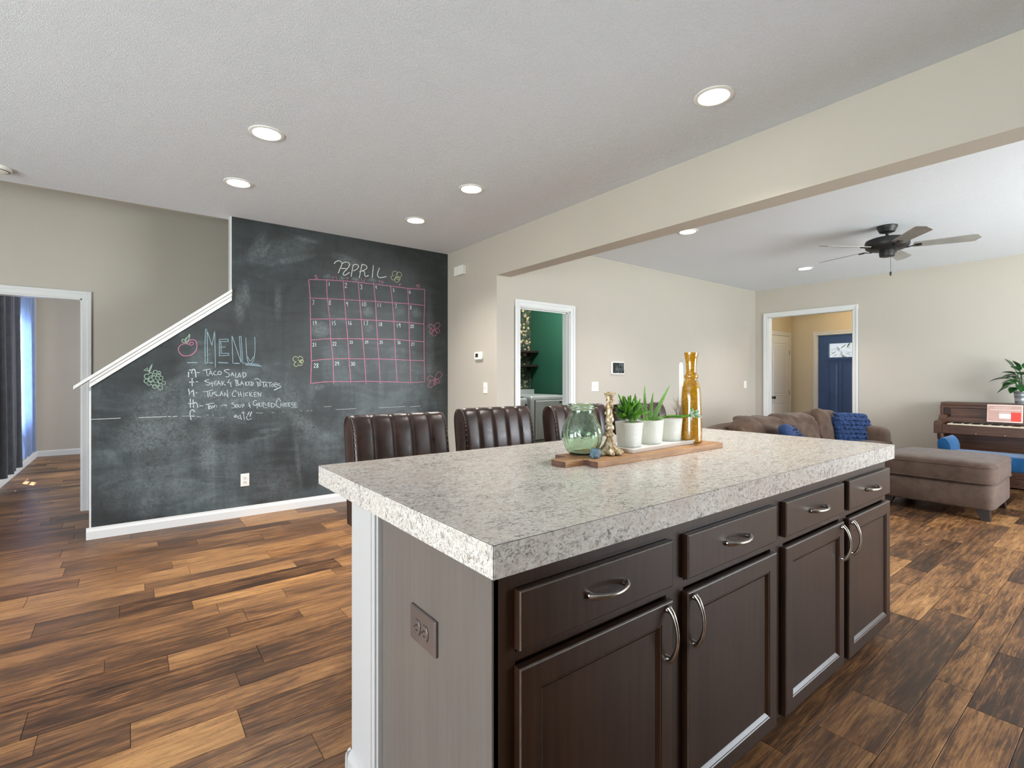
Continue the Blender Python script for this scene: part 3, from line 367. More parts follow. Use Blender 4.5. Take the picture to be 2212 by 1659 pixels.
 'chalk_menu_list': [(9,[404,1281,404,1316,408,1337]),(9,[405,1327,407,1330,409,1334,411,1339,414,1342,417,1343,420,1343,423,1341,425,1339,426,1333,427,1326,427,1318,427,1313]),(9,[427,1327,429,1331,431,1337,434,1343,437,1347,440,1348,444,1348,447,1346,450,1342,452,1338,453,1331,455,1324,456,1317,457,1308,457,1297,458,1288,458,1281]),(9,[430,1266,431,1203]),(9,[411,1235,444,1235]),(9,[405,1176,413,1120,421,1150]),(9,[421,1147,440,1167]),(9,[440,1170,443,1114]),(9,[417,1089,418,1014]),(9,[403,1050,431,1048]),(9,[437,1082,440,1015]),(9,[438,1037,441,1042,444,1048,448,1054,451,1057,455,1058,459,1057,463,1055,466,1050,468,1042,470,1030,472,1018,473,1011]),(9,[448,976,446,979,444,985,440,990,437,993,433,994,429,994,426,993,423,990,420,986,418,980,416,973,415,967,415,960,415,954,416,947,417,940,418,931,420,922,421,914,423,909]),(9,[413,941,448,938]),(7,[466,1318,485,1320]),(7,[458,1238,474,1239]),(7,[457,1142,469,1143]),(7,[486,1028,512,1026]),(6,[512,1338,542,1347,566,1350]),(6,[537,1343,543,1290]),(6,[554,1293,569,1338]),(6,[569,1338,584,1295]),(6,[558,1311,579,1311]),(6,[609,1334,606,1332,602,1330,597,1328,594,1325,592,1321,592,1316,592,1311,593,1307,595,1304,598,1302,601,1300,605,1299,609,1299,613,1300,617,1301,620,1302]),(6,[652,1316,650,1309,645,1303,639,1301,632,1303,627,1308,625,1316,627,1324,632,1330,639,1332,645,1330,650,1324,652,1316]),(6,[715,1348,710,1348,703,1348,696,1348,690,1347,685,1345,680,1343,676,1341,675,1338,677,1334,681,1330,687,1326,693,1322,699,1319,705,1315,711,1312,715,1308,716,1303,715,1298,714,1293,712,1289,709,1286,706,1284,703,1282,699,1281,696,1282,692,1283,689,1284,687,1285]),(6,[727,1289,738,1324]),(6,[738,1324,754,1287]),(6,[730,1301,752,1300]),(6,[765,1321,766,1276,782,1278]),(6,[782,1280,795,1319]),(6,[795,1319,807,1280]),(6,[784,1285,806,1289]),(6,[822,1323,828,1275]),(6,[822,1321,827,1321,834,1320,841,1319,846,1316,849,1312,850,1306,850,1300,849,1294,845,1289,839,1283,833,1278,828,1275]),(6,[557,1257,553,1256,547,1256,541,1255,536,1253,532,1251,527,1249,525,1246,524,1243,527,1241,533,1239,539,1237,545,1234,550,1232,556,1230,561,1227,564,1224,565,1220,563,1216,560,1213,557,1210,552,1210,546,1210,540,1211,536,1212]),(6,[579,1241,582,1198]),(6,[569,1225,590,1224]),(6,[597,1241,600,1208]),(6,[597,1239,615,1245]),(6,[599,1226,614,1227]),(6,[600,1209,617,1211]),(6,[618,1206,630,1246]),(6,[630,1246,647,1206]),(6,[623,1220,644,1222]),(6,[653,1245,659,1204]),(6,[675,1243,658,1225]),(6,[658,1225,687,1206]),(6,[715,1257,713,1253,711,1248,709,1242,709,1237,710,1234,712,1231,715,1228,718,1227,721,1227,725,1228,728,1229,730,1230]),(6,[696,1231,718,1228]),(6,[721,1232,729,1191]),(6,[757,1253,787,1251]),(6,[766,1248,771,1201]),(6,[768,1244,772,1243,778,1241,784,1239,787,1237,785,1234,780,1231,775,1228,771,1226]),(6,[771,1226,777,1224,785,1220,793,1216,796,1212,793,1209,784,1206,775,1203,769,1201]),(6,[803,1205,814,1242]),(6,[814,1242,830,1206]),(6,[806,1219,828,1221]),(6,[843,1237,847,1201]),(6,[860,1239,846,1219]),(6,[846,1219,864,1201]),(6,[870,1237,872,1206]),(6,[870,1236,885,1238]),(6,[871,1222,883,1224]),(6,[872,1206,886,1208]),(6,[893,1238,896,1199]),(6,[893,1238,896,1236,901,1233,906,1229,909,1226,910,1222,910,1218,909,1215,907,1211,904,1208,900,1205,896,1202,893,1200]),(6,[922,1262,925,1263,931,1264,936,1265,942,1266,947,1265,952,1263,957,1261,961,1258,965,1255,968,1251,971,1247,972,1244,972,1241,970,1238,968,1235,965,1233,961,1230,956,1228,951,1227,948,1225]),(6,[943,1238,950,1189]),(6,[973,1211,972,1205,969,1201,965,1200,961,1201,958,1205,957,1211,958,1216,961,1220,965,1222,969,1220,972,1216,973,1211]),(6,[975,1233,1017,1234]),(6,[996,1231,996,1187]),(6,[1007,1188,1018,1221]),(6,[1018,1221,1028,1186]),(6,[1010,1203,1027,1205]),(6,[1022,1229,1069,1230]),(6,[1050,1227,1052,1186]),(6,[1086,1202,1084,1196,1081,1191,1076,1190,1071,1191,1068,1196,1066,1203,1068,1209,1071,1214,1076,1216,1081,1214,1084,1209,1086,1202]),(6,[1093,1219,1096,1187]),(6,[1091,1225,1114,1226]),(6,[1093,1210,1114,1210]),(6,[1096,1187,1117,1189]),(6,[1141,1215,1138,1216,1132,1217,1127,1217,1122,1217,1119,1215,1116,1213,1114,1210,1114,1208,1116,1206,1121,1205,1126,1204,1131,1202,1136,1200,1141,1198,1145,1195,1148,1193,1148,1190,1146,1186,1143,1183,1141,1181]),(10,[1141,1181,1117,1170,1090,1157]),(6,[511,1150,548,1155,584,1165]),(6,[546,1150,551,1101]),(6,[561,1148,561,1142,561,1134,561,1126,561,1120,562,1116,564,1114,566,1112,569,1111,572,1111,575,1111,578,1113,581,1116,582,1122,583,1130,583,1138,584,1144]),(6,[614,1147,610,1146,605,1146,600,1145,596,1144,593,1142,591,1140,590,1137,591,1135,595,1133,600,1131,606,1128,611,1126,613,1123,614,1120,614,1118,612,1116,608,1114,601,1112,594,1111,590,1111]),(6,[590,1111,638,1115]),(6,[642,1111,653,1152]),(6,[653,1152,664,1114]),(6,[646,1127,661,1129]),(6,[675,1107,678,1142]),(6,[678,1142,704,1096]),(6,[698,1163,704,1096]),(6,[771,1144,769,1148,767,1152,765,1157,762,1159,758,1157,754,1154,749,1149,746,1145,743,1140,741,1134,739,1129,738,1124,738,1118,739,1113,740,1109,743,1106,748,1104,754,1104,760,1105,765,1105]),(6,[785,1144,792,1101]),(6,[804,1146,812,1101]),(6,[788,1119,811,1124]),(6,[830,1140,831,1100]),(6,[864,1136,860,1135,856,1135,851,1134,847,1132,846,1129,845,1124,845,1118,846,1114,849,1112,855,1109,860,1108,864,1107]),(6,[878,1143,883,1099]),(6,[901,1139,883,1121]),(6,[883,1121,904,1099]),(6,[916,1138,919,1100]),(6,[916,1137,939,1138]),(6,[917,1118,937,1120]),(6,[919,1100,940,1100]),(6,[948,1138,952,1099]),(6,[950,1138,971,1099]),(6,[975,1136,971,1099]),(7,[532,1036,566,1044,594,1048]),(7,[551,1037,555,995]),(7,[574,1012,573,1006,570,1002,566,1000,561,1002,558,1007,557,1013,558,1019,561,1023,566,1025,570,1023,573,1018,574,1012]),(7,[581,1001,584,1026]),(7,[584,1026,594,1008]),(7,[594,1008,602,1032]),(4,[614,1028,614,1011]),(4,[650,1027,696,1031]),(4,[658,1027,655,1013]),(4,[672,1023,693,1027]),(4,[693,1027,693,1012]),(6,[752,1049,748,1048,741,1046,736,1044,733,1042,736,1039,743,1035,750,1031,755,1027,758,1023,760,1019,761,1015,760,1011,758,1007,754,1004,750,1001,746,999,742,999,738,999,734,1001,732,1001]),(6,[784,1016,782,1008,779,1003,774,1002,769,1004,766,1009,765,1016,766,1023,769,1028,774,1030,779,1028,782,1023,784,1016]),(6,[790,1030,790,1025,790,1019,791,1013,792,1008,793,1005,795,1004,797,1003,800,1002,801,1003,803,1003,805,1005,806,1008,807,1013,808,1020,809,1026,809,1031]),(6,[820,1030,822,998]),(6,[820,1030,823,1030,827,1030,831,1030,833,1028,834,1026,834,1022,833,1019,831,1016,829,1014,826,1012,822,1011,820,1011]),(6,[880,1045,878,1042,875,1038,872,1034,872,1031,874,1028,879,1025,883,1022,885,1019,883,1017,878,1015,873,1014,870,1013]),(6,[878,1020,885,994]),(6,[938,1058,936,1059,933,1062,929,1064,925,1064,921,1061,917,1058,913,1053,910,1048,909,1041,909,1034,910,1027,912,1022,915,1019,920,1017,924,1016,928,1016,932,1018,935,1022,938,1026,940,1029]),(6,[932,1031,945,1030]),(6,[945,1030,942,988]),(6,[952,1039,958,1004]),(6,[950,1039,954,1039,960,1038,965,1037,968,1035,967,1032,964,1028,961,1025,958,1022]),(6,[958,1022,973,1004]),(6,[983,1042,985,1003]),(6,[995,1045,998,992,1028,993]),(6,[1008,1041,1013,1013,1025,1015]),(6,[1033,1037,1039,1003]),(6,[1033,1036,1049,1037]),(6,[1035,1022,1049,1022]),(6,[1039,1003,1055,1005]),(6,[1062,1034,1067,991]),(6,[1062,1034,1067,1033,1074,1033,1081,1032,1086,1030,1090,1026,1094,1022,1097,1017,1096,1012,1093,1007,1086,1001,1079,995,1074,991]),(6,[1147,1048,1144,1055,1140,1064,1135,1072,1131,1077,1127,1075,1122,1070,1117,1063,1114,1057,1111,1051,1108,1044,1106,1037,1105,1031,1106,1024,1108,1017,1111,1010,1114,1004,1118,1000,1122,996,1127,993,1131,991,1135,991,1138,992,1141,993,1143,994]),(6,[1145,1035,1150,1000]),(6,[1168,1036,1169,993]),(6,[1147,1016,1169,1016]),(6,[1180,1030,1183,1000]),(6,[1180,1029,1208,1032]),(6,[1180,1019,1204,1020]),(6,[1183,1000,1208,1003]),(6,[1215,1033,1219,997]),(6,[1215,1032,1233,1034]),(6,[1217,1018,1229,1019]),(6,[1219,997,1236,998]),(6,[1261,1032,1258,1031,1252,1030,1247,1029,1244,1027,1242,1024,1241,1021,1242,1018,1244,1015,1247,1013,1253,1012,1258,1010,1261,1007,1263,1003,1263,997,1262,992,1260,988,1256,986,1251,985,1245,985,1242,985]),(6,[1269,1028,1278,982]),(6,[1267,1028,1290,1032]),(6,[1272,1011,1292,1014]),(6,[1278,982,1301,992]),(6,[757,920,761,921,766,923,771,925,774,927,774,929,773,932,770,935,768,936,765,935,761,933,758,930,755,928,754,924,754,920,755,916,757,913,761,913,767,914,773,915,777,916]),(6,[800,926,796,925,791,923,786,922,784,919,783,915,785,909,787,904,790,901,794,901,798,903,803,906,806,907]),(6,[803,933,812,889]),(6,[825,967,836,891]),(6,[812,950,841,951]),(6,[864,924,861,922,858,918,855,913,854,909,854,904,856,899,858,894,860,890,864,888,868,886,872,886,877,886,881,888,886,891,890,894,893,896]),(10,[877,958,864,933]),(10,[896,957,881,916]),(3,[533,945,554,945]),(3,[581,939,593,943]),(3,[650,918,672,917])],
 'chalk_snap_line': [(5,[60,943,144,944,247,944]),(5,[259,944,277,944]),(5,[291,943,321,943]),(3,[360,941,408,941]),(3,[464,934,495,931]),(3,[934,946,991,942]),(3,[1070,945,1088,943]),(3,[1163,945,1174,946]),(3,[1327,948,1343,947]),(3,[1386,947,1402,948]),(3,[1422,949,1438,950]),(5,[-238,944,-60,946]),(3,[1553,981,1627,983]),(3,[1669,948,1886,954]),(3,[2130,951,2444,955]),(4,[2501,948,2627,954])],
}

# ------------------------------------------------------------------ the setting
H = 2.74
XL = -4.4
YB, XB, YL, XF, YS = 5.123, 2.987, 4.1335, 8.379, 6.27   # chalkboard, beam face, living back wall, living end wall, stair wall
ZB = 2.33

def floor_build():
    fl = struct(B('floor', 'plank_gap', None, (XL - .1, 10.0, -2.75, 11.3, -.06, -.0065)), 'dark subfloor under wood-look planks')
    widths = (.124, .186, .153)
    lens = (.34, .48, .62, .78, .95, 1.18)
    meshes = {}
    def pm(w, l):
        if (w, l) not in meshes:
            g = .0011; c = .0004; m = MB()
            x0, x1, y0, y1 = g, l - g, g, w - g
            m.rings([[(x0, y0, -.0065), (x1, y0, -.0065), (x1, y1, -.0065), (x0, y1, -.0065)], [(x0, y0, -c), (x1, y0, -c), (x1, y1, -c), (x0, y1, -c)],
                     [(x0 + c, y0 + c, 0), (x1 - c, y0 + c, 0), (x1 - c, y1 - c, 0), (x0 + c, y1 - c, 0)]], cap0=False)
            meshes[(w, l)] = m.mesh('plank', 'floor_wood')
        return meshes[(w, l)]
    rnd = random.Random(21)
    rooms = lambda x, y: ((XL < x < 8.4 and -2.6 < y < 4.2) or (XL < x < 3.0 and 4.0 < y < 6.4) or (-1.2 < x < 3 and y >= 6.2) or (8.3 < x < 9.9 and 1.9 < y < 4.2) or (3.1 < x < 5.1 and 4.1 < y < 6.1))
    fwd = Vector((math.cos(.9142), math.sin(.9142))); rt = Vector((math.sin(.9142), -math.cos(.9142)))
    L = []
    y = .445 - 7 * .463; k = 0
    while y < 11.1:
        w = widths[k % 3]
        x = XL - .1 - rnd.random() * .9
        while x < 9.95:
            l = rnd.choice(lens); cx, cy = x + l / 2, y + w / 2
            if rooms(cx, cy) or rooms(x, cy) or rooms(x + l, cy):
                t = rnd.uniform(.85, 1.0) if rnd.random() < .12 else rnd.uniform(.0, .7)
                # how large it shows: apparent area, nothing where the island, walls or furniture stand
                d = Vector((cx, cy)); z = d.dot(fwd); s = d.dot(rt)
                hid = (.55 < cx < 3.0 and .85 < cy < 2.0) or (cx > -.25 and cy > 5.1) or (cx > 3.0 and cy > 4.1) or cx > 8.3 or (.3 < cx < 3.2 and 1.9 < cy < 3.0 and cx > .75 * cy - .6) or (cx > 3.0 and cy > 1.15)
                vis = z > .8 and abs(s) < z * 1.06 and not hid and z > 1.55 * .99
                L.append((l * w / z ** 3 if vis else 0, x, y, w, l, t))
            x += l
        y += w; k += 1
    L.sort(reverse=True, key=lambda q: q[0])
    for i, (sc, x, y, w, l, t) in enumerate(L[:300]):
        o = bpy.data.objects.new('plank', pm(w, l)); COL.objects.link(o); o.parent = fl; o.location = (x, y, 0); o.color = (t * .98 + .01, 0, 0, 1)
    m = MB(); tones = []
    for sc, x, y, w, l, t in L[300:]:
        g = .0012
        m.add([(x + g, y + g, -.0065), (x + l - g, y + g, -.0065), (x + l - g, y + w - g, -.0065), (x + g, y + w - g, -.0065), (x + g, y + g, 0), (x + l - g, y + g, 0), (x + l - g, y + w - g, 0), (x + g, y + w - g, 0)],
              [(4, 5, 6, 7), (0, 1, 5, 4), (1, 2, 6, 5), (2, 3, 7, 6), (3, 0, 4, 7)]); tones += [t] * 8
    me = bpy.data.meshes.new('plank_field'); me.from_pydata(m.v, [], m.f); me.materials.append(MATS['floor_wood'])
    a = me.attributes.new('tone', 'FLOAT', 'POINT'); a.data.foreach_set('value', tones)
    o = bpy.data.objects.new('plank_field', me); COL.objects.link(o); o.parent = fl; o.color = (0, 0, 0, 1); o['kind'] = 'stuff'
    return fl

def casing(parent, axis, plane, side, a0, a1, top, w=.068, t=.016, name='casing'):
    """door casing on a wall: inner edges a0..a1, head at 'top'; stepped profile, mitred look"""
    def seg(u0, u1, z0, z1, k):
        tt = t * k; y0, y1 = (plane, plane + side * tt) if side > 0 else (plane + side * tt, plane)
        return (u0, u1, y0, y1, z0, z1) if axis == 'y' else (y0, y1, u0, u1, z0, z1)
    for u0, u1, z0, z1 in ((a0 - w, a0, 0, top), (a1, a1 + w, 0, top), (a0 - w, a1 + w, top, top + w)):
        m = MB(); m.box(*(seg(u0, u1, z0, z1, .75) if z0 == 0 else seg(u0 + w * .42, u1 - w * .42, z0, z1, .75)))
        if z0 == 0:
            o = (u0, u0 + w * .42) if u1 <= a0 + 1e-6 else (u1 - w * .42, u1)
            m.box(*seg(o[0], o[1], z0, z1 + w, 1.25))
        else: m.box(*seg(u0 + w * .42, u1 - w * .42, z1 - w * .42, z1, 1.25))
        m.build(name, 'trim_white', parent, bevel=.003)

def walls():
    # chalkboard wall: full height right of the stair edge, sloping knee wall left of it
    x0, xs = -.241, .733
    poly = [(x0, 0), (XB, 0), (XB, H), (xs, H), (xs, 2.0), (x0, 1.215)]
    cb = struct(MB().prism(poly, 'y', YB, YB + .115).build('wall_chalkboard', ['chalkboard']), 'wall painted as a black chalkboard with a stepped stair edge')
    # white rake cap and apron over the sloping edge
    sl = (2.035 - 1.18) / (.733 + .329)
    cap = MB()
    zc = lambda x: 1.205 + (x + .329) * sl
    cap.prism([(-.345, zc(-.345) - .012), (xs, zc(xs) - .012), (xs, zc(xs) + .016), (-.345, zc(-.345) + .016)], 'y', YB - .034, YB + .15)
    cap.build('rake_cap', 'trim_white', cb, bevel=.004)
    ap = MB()
    ap.prism([(x0 - .01, zc(x0) - .082), (xs, zc(xs) - .085), (xs, zc(xs) - .013), (x0 - .01, zc(x0) - .013)], 'y', YB - .014, YB)
    ap.prism([(x0 - .01, zc(x0) - .045), (xs, zc(xs) - .045), (xs, zc(xs) - .013), (x0 - .01, zc(x0) - .013)], 'y', YB - .023, YB - .013)
    ap.build('rake_apron', 'trim_white', cb, bevel=.002)
    B('end_board', 'trim_white', cb, (x0 - .012, x0, YB - .001, YB + .118, .085, 1.17))
    B('corner_bead', 'trim_white', cb, (xs - .008, xs, YB - .001, YB + .116, zc(xs), H))
    bb = MB().prism([(YB, 0), (YB - .017, 0), (YB - .015, .062), (YB - .008, .078), (YB - .006, .092), (YB, .092)], 'x', x0 - .03, XB).build('baseboard', 'trim_white', cb)
    # wall behind the stairs, two storeys high, with the doorway
    w = MB()
    for q in ((-.362, 3.1, 0, 5.2), (-1.18, -.362, 2.03, 5.2), (XL - .12, -1.18, 0, 5.2)): w.box(q[0], q[1], YS, YS + .115, q[2], q[3])
    ws = struct(w.build('wall_stairwell', 'wall_paint'), 'beige wall behind the stair with a doorway')
    casing(ws, 'y', YS, -1, -1.18, -.362, 2.03, .07)
    B('door_jamb', 'trim_white', ws, (-.374, -.362, YS, YS + .115, 0, 2.03), (-1.18, -.362, YS, YS + .115, 2.018, 2.03))
    struct(B('wall_stairwell_side', 'wall_paint', None, (XL - .12, XL, YB + .1, YS + .1, H, 5.2), (3.1, 3.2, YB, YS + .1, 0, 5.2), (XL - .12, 3.2, YB + .12, YB + .24, H + .02, 5.2)))
    struct(B('ceiling_stairwell', 'ceiling_texture', None, (XL - .12, 3.2, YB, YS + .2, 5.2, 5.3)))
    # beam and its return wall
    be = struct(B('wall_beam_return', 'wall_paint', None, (XB, XB + .173, YL, YB + .115, 0, H)))
    struct(B('trim_1', 'wall_paint', None, (XB, XB + .173, -2.6, YL, ZB, H)), 'painted drywall beam between kitchen and living room')
    # living room back wall with the laundry door
    w = MB()
    for q in ((XB + .173, 3.288, 0, H), (4.034, XF + .115, 0, H), (3.288, 4.034, 2.04, H)): w.box(q[0], q[1], YL, YL + .115, q[2], q[3])
    wl = struct(w.build('wall_living_back', 'wall_paint'))
    casing(wl, 'y', YL, -1, 3.288, 4.034, 2.04, .068)
    B('door_jamb', 'trim_white', wl, (3.288, 3.3, YL, YL + .115, 0, 2.04), (4.022, 4.034, YL, YL + .115, 0, 2.04), (3.288, 4.034, YL, YL + .115, 2.028, 2.04), (4.01, 4.022, YL + .04, YL + .055, 0, 2.03), (3.3, 4.022, YL + .04, YL + .055, 2.016, 2.028))
    MB().prism([(YL, 0), (YL - .016, 0), (YL - .014, .075), (YL - .006, .09), (YL, .09)], 'x', 4.11, XF).build('baseboard', 'trim_white', wl)
    # living room end wall with the foyer opening
    w = MB()
    for q in ((-2.6, 2.70, 0, H), (3.925, YL + .115, 0, H), (2.70, 3.925, 2.283, H)): w.box(XF, XF + .115, q[0], q[1], q[2], q[3])
    we = struct(w.build('wall_living_end', 'wall_paint'))
    casing(we, 'x', XF, -1, 2.70, 3.925, 2.283, .066)
    B('door_jamb', 'trim_white', we, (XF, XF + .115, 3.913, 3.925, 0, 2.283), (XF, XF + .115, 2.70, 2.712, 0, 2.283), (XF, XF + .115, 2.70, 3.925, 2.271, 2.283))
    B('baseboard', 'trim_white', we, (XF - .014, XF, -2.6, 2.634, 0, .09), (XF - .014, XF, 3.991, YL - .014, 0, .09))
    # shell behind the camera, with patio door and windows
    w = MB()
    for q in ((-1.7, -1.3, 0, H), (2.8, YS + .115, 0, H), (-1.3, 2.8, 2.15, H)): w.box(XL - .12, XL, q[0], q[1], q[2], q[3])
    struct(w.build('wall_left', 'wall_paint'))
    w = MB()
    for q in ((XB, 3.8, 0, H), (7.6, XF + .115, 0, H), (3.8, 7.6, 0, .45), (3.8, 7.6, 2.25, H)): w.box(q[0], q[1], -2.72, -2.6, q[2], q[3])
    w.box(XL - .12, XB + .173, -1.72, -1.6, 0, H); w.box(XB, XB + .173, -2.6, -1.72, 0, H)
    kf = struct(w.build('wall_front', 'wall_paint'))
    # unseen dark units added behind the viewer to cut bounce light on the island
    for i in range(8):
        x = -3.9 + i * .76
        B('added_base_unit', 'espresso', kf, (x, x + .755, -1.6, -1.02, .1, .88)); B('added_unit_door', 'espresso', kf, (x + .02, x + .735, -1.02, -1.0, .12, .86))
        B('added_wall_unit', 'espresso', kf, (x, x + .755, -1.6, -1.27, 1.4, 2.4)); B('added_unit_door', 'espresso', kf, (x + .02, x + .735, -1.27, -1.25, 1.42, 2.38))
    B('added_worktop', 'laminate', kf, (-3.9, 2.18, -1.6, -.98, .88, .92))
    def window(n, axis, plane, u0, u1, z0, z1, muls):
        root = bpy.data.objects.new('window_%d' % n, None); COL.objects.link(root); struct(root)
        def bx(a, b, c, d, t=.05): return (a, b, plane - t / 2, plane + t / 2, c, d) if axis == 'y' else (plane - t / 2, plane + t / 2, a, b, c, d)
        B('window_frame', 'trim_white', root, bx(u0, u0 + .05, z0, z1), bx(u1 - .05, u1, z0, z1), bx(u0, u1, z0, z0 + .05), bx(u0, u1, z1 - .05, z1), *[bx(u - .025, u + .025, z0, z1) for u in muls])
        B('pane', 'pane', root, bx(u0 + .05, u1 - .05, z0 + .05, z1 - .05, .006))
        return root
    window(1, 'x', XL - .06, -1.3, 2.8, 0, 2.15, [.75])
    window(2, 'y', -2.66, 3.8, 7.6, .45, 2.25, [5.07, 6.33])
    # ceilings
    struct(B('ceiling', 'ceiling_texture', None, (XL - .12, XB + .02, -2.72, YB + .12, H, H + .12), (XB + .01, XF + .12, -2.72, YL + .115, H, H + .12)), 'white stomp-textured ceiling')
    # room beyond the stair doorway
    w = MB()
    for q in ((YS + .115, 8.05, 0, H), (9.45, 11.2, 0, H), (8.05, 9.45, 0, .75), (8.05, 9.45, 2.2, H)): w.box(-1.32, -1.2, q[0], q[1], q[2], q[3])
    wf = struct(w.build('wall_far_left', 'wall_paint'))
    MB().prism([(-1.2, 0), (-1.185, 0), (-1.187, .08), (-1.194, .095), (-1.2, .095)], 'y', YS + .115, 11.06).build('baseboard', 'trim_white', wf)
    wb = struct(B('wall_far_back', 'wall_paint', None, (-1.32, 3.1, 11.06, 11.2, 0, H)))
    MB().prism([(11.06, 0), (11.045, 0), (11.047, .08), (11.054, .095), (11.06, .095)], 'x', -1.2, 3).build('baseboard', 'trim_white', wb)
    struct(B('wall_far_right', 'wall_paint', None, (3.0, 3.1, YS + .1, 7.9, 0, H), (3.0, 3.1, 9.9, 11.2, 0, H), (3.0, 3.1, 7.9, 9.9, 0, .65), (3.0, 3.1, 7.9, 9.9, 2.15, H)))
    window(4, 'x', 3.05, 7.9, 9.9, .65, 2.15, [8.9])  # unseen window added for the fill light of the far room
    struct(B('ceiling_far', 'ceiling_texture', None, (-1.32, 3.1, YS + .1, 11.2, H, H + .1)))
    r4 = window(3, 'x', -1.26, 8.05, 9.45, .75, 2.2, [8.75])
    B('muntin', 'trim_white', r4, (-1.27, -1.25, 8.07, 9.43, 1.1, 1.12), (-1.27, -1.25, 8.07, 9.43, 1.47, 1.49), (-1.27, -1.25, 8.07, 9.43, 1.83, 1.85), (-1.27, -1.25, 8.4, 8.42, .8, 2.15), (-1.27, -1.25, 9.09, 9.11, .8, 2.15))
    # laundry room
    lb = struct(B('wall_laundry_back', 'wallpaper', None, (3.16, 5.15, 6.1, 6.2, 0, H)), 'dark green wallpaper wall printed with pale moons and flowers')
    pr_ = MB(); rnd = random.Random(3)
    def cres(cx, cz, r, rot):
        n = 14; A = [(cx + r * math.cos(rot + PI * k / n), cz + r * math.sin(rot + PI * k / n)) for k in range(n + 1)]
        Bq = [(cx + .95 * r * math.cos(rot + PI * k / n), cz + .45 * r * math.sin(rot + PI * k / n)) for k in range(n + 1)]
        for k in range(n): pr_.add([(A[k][0], 6.0985, A[k][1]), (A[k + 1][0], 6.0985, A[k + 1][1]), (Bq[k + 1][0], 6.0985, Bq[k + 1][1]), (Bq[k][0], 6.0985, Bq[k][1])], [(0, 1, 2, 3)])
    for cx, cz in ((4.96, 2.05), (5.0, 1.86), (4.96, 1.67), (4.97, 1.25), (4.7, 1.95), (4.72, 1.6), (4.45, 2.1), (4.45, 1.75)): cres(cx, cz, .05, PI + rnd.uniform(-.3, .3))
    for i in range(70):
        cx, cz, r = rnd.uniform(4.3, 5.06), rnd.uniform(1.1, 2.3), rnd.uniform(.012, .03)
        P = [(cx + (r if k % 2 else r * .5) * math.cos(k * PI / 5), 6.098, cz + (r if k % 2 else r * .5) * math.sin(k * PI / 5)) for k in range(10)]
        pr_.add(P, [tuple(range(10))])
    pr_.build('wallpaper_print', 'dry_twig', lb)
    struct(B('wall_laundry_right', 'green_paint', None, (5.08, 5.18, YL + .115, 6.1, 0, H)))
    struct(B('wall_laundry_left', 'green_paint', None, (3.16, 3.2, YL + .115, 6.1, 0, H)))
    struct(B('ceiling_laundry', 'ceiling_texture', None, (3.16, 5.2, YL + .1, 6.2, H, H + .1)))
    # foyer
    w = MB()
    for q in ((3.762, 4.3, 0, H), (1.9, 2.81, 0, H), (2.81, 3.762, 2.06, H)): w.box(9.9, 10.02, q[0], q[1], q[2], q[3])
    wfo = struct(w.build('wall_foyer_end', 'foyer_paint'))
    casing(wfo, 'x', 9.9, -1, 2.81, 3.756, 2.055, .06)
    wfl = struct(B('wall_foyer_left', 'foyer_paint', None, (XF + .115, 9.9, 4.195, 4.3, 0, H)))
    casing(wfl, 'y', 4.195, -1, 9.0, 9.775, 2.06, .062)
    struct(B('wall_foyer_right', 'foyer_paint', None, (XF + .115, 10.0, 1.8, 1.9, 0, H)))
    struct(B('ceiling_foyer', 'ceiling_texture', None, (XF + .1, 10.02, 1.8, 4.3, H, H + .1)))
    return cb

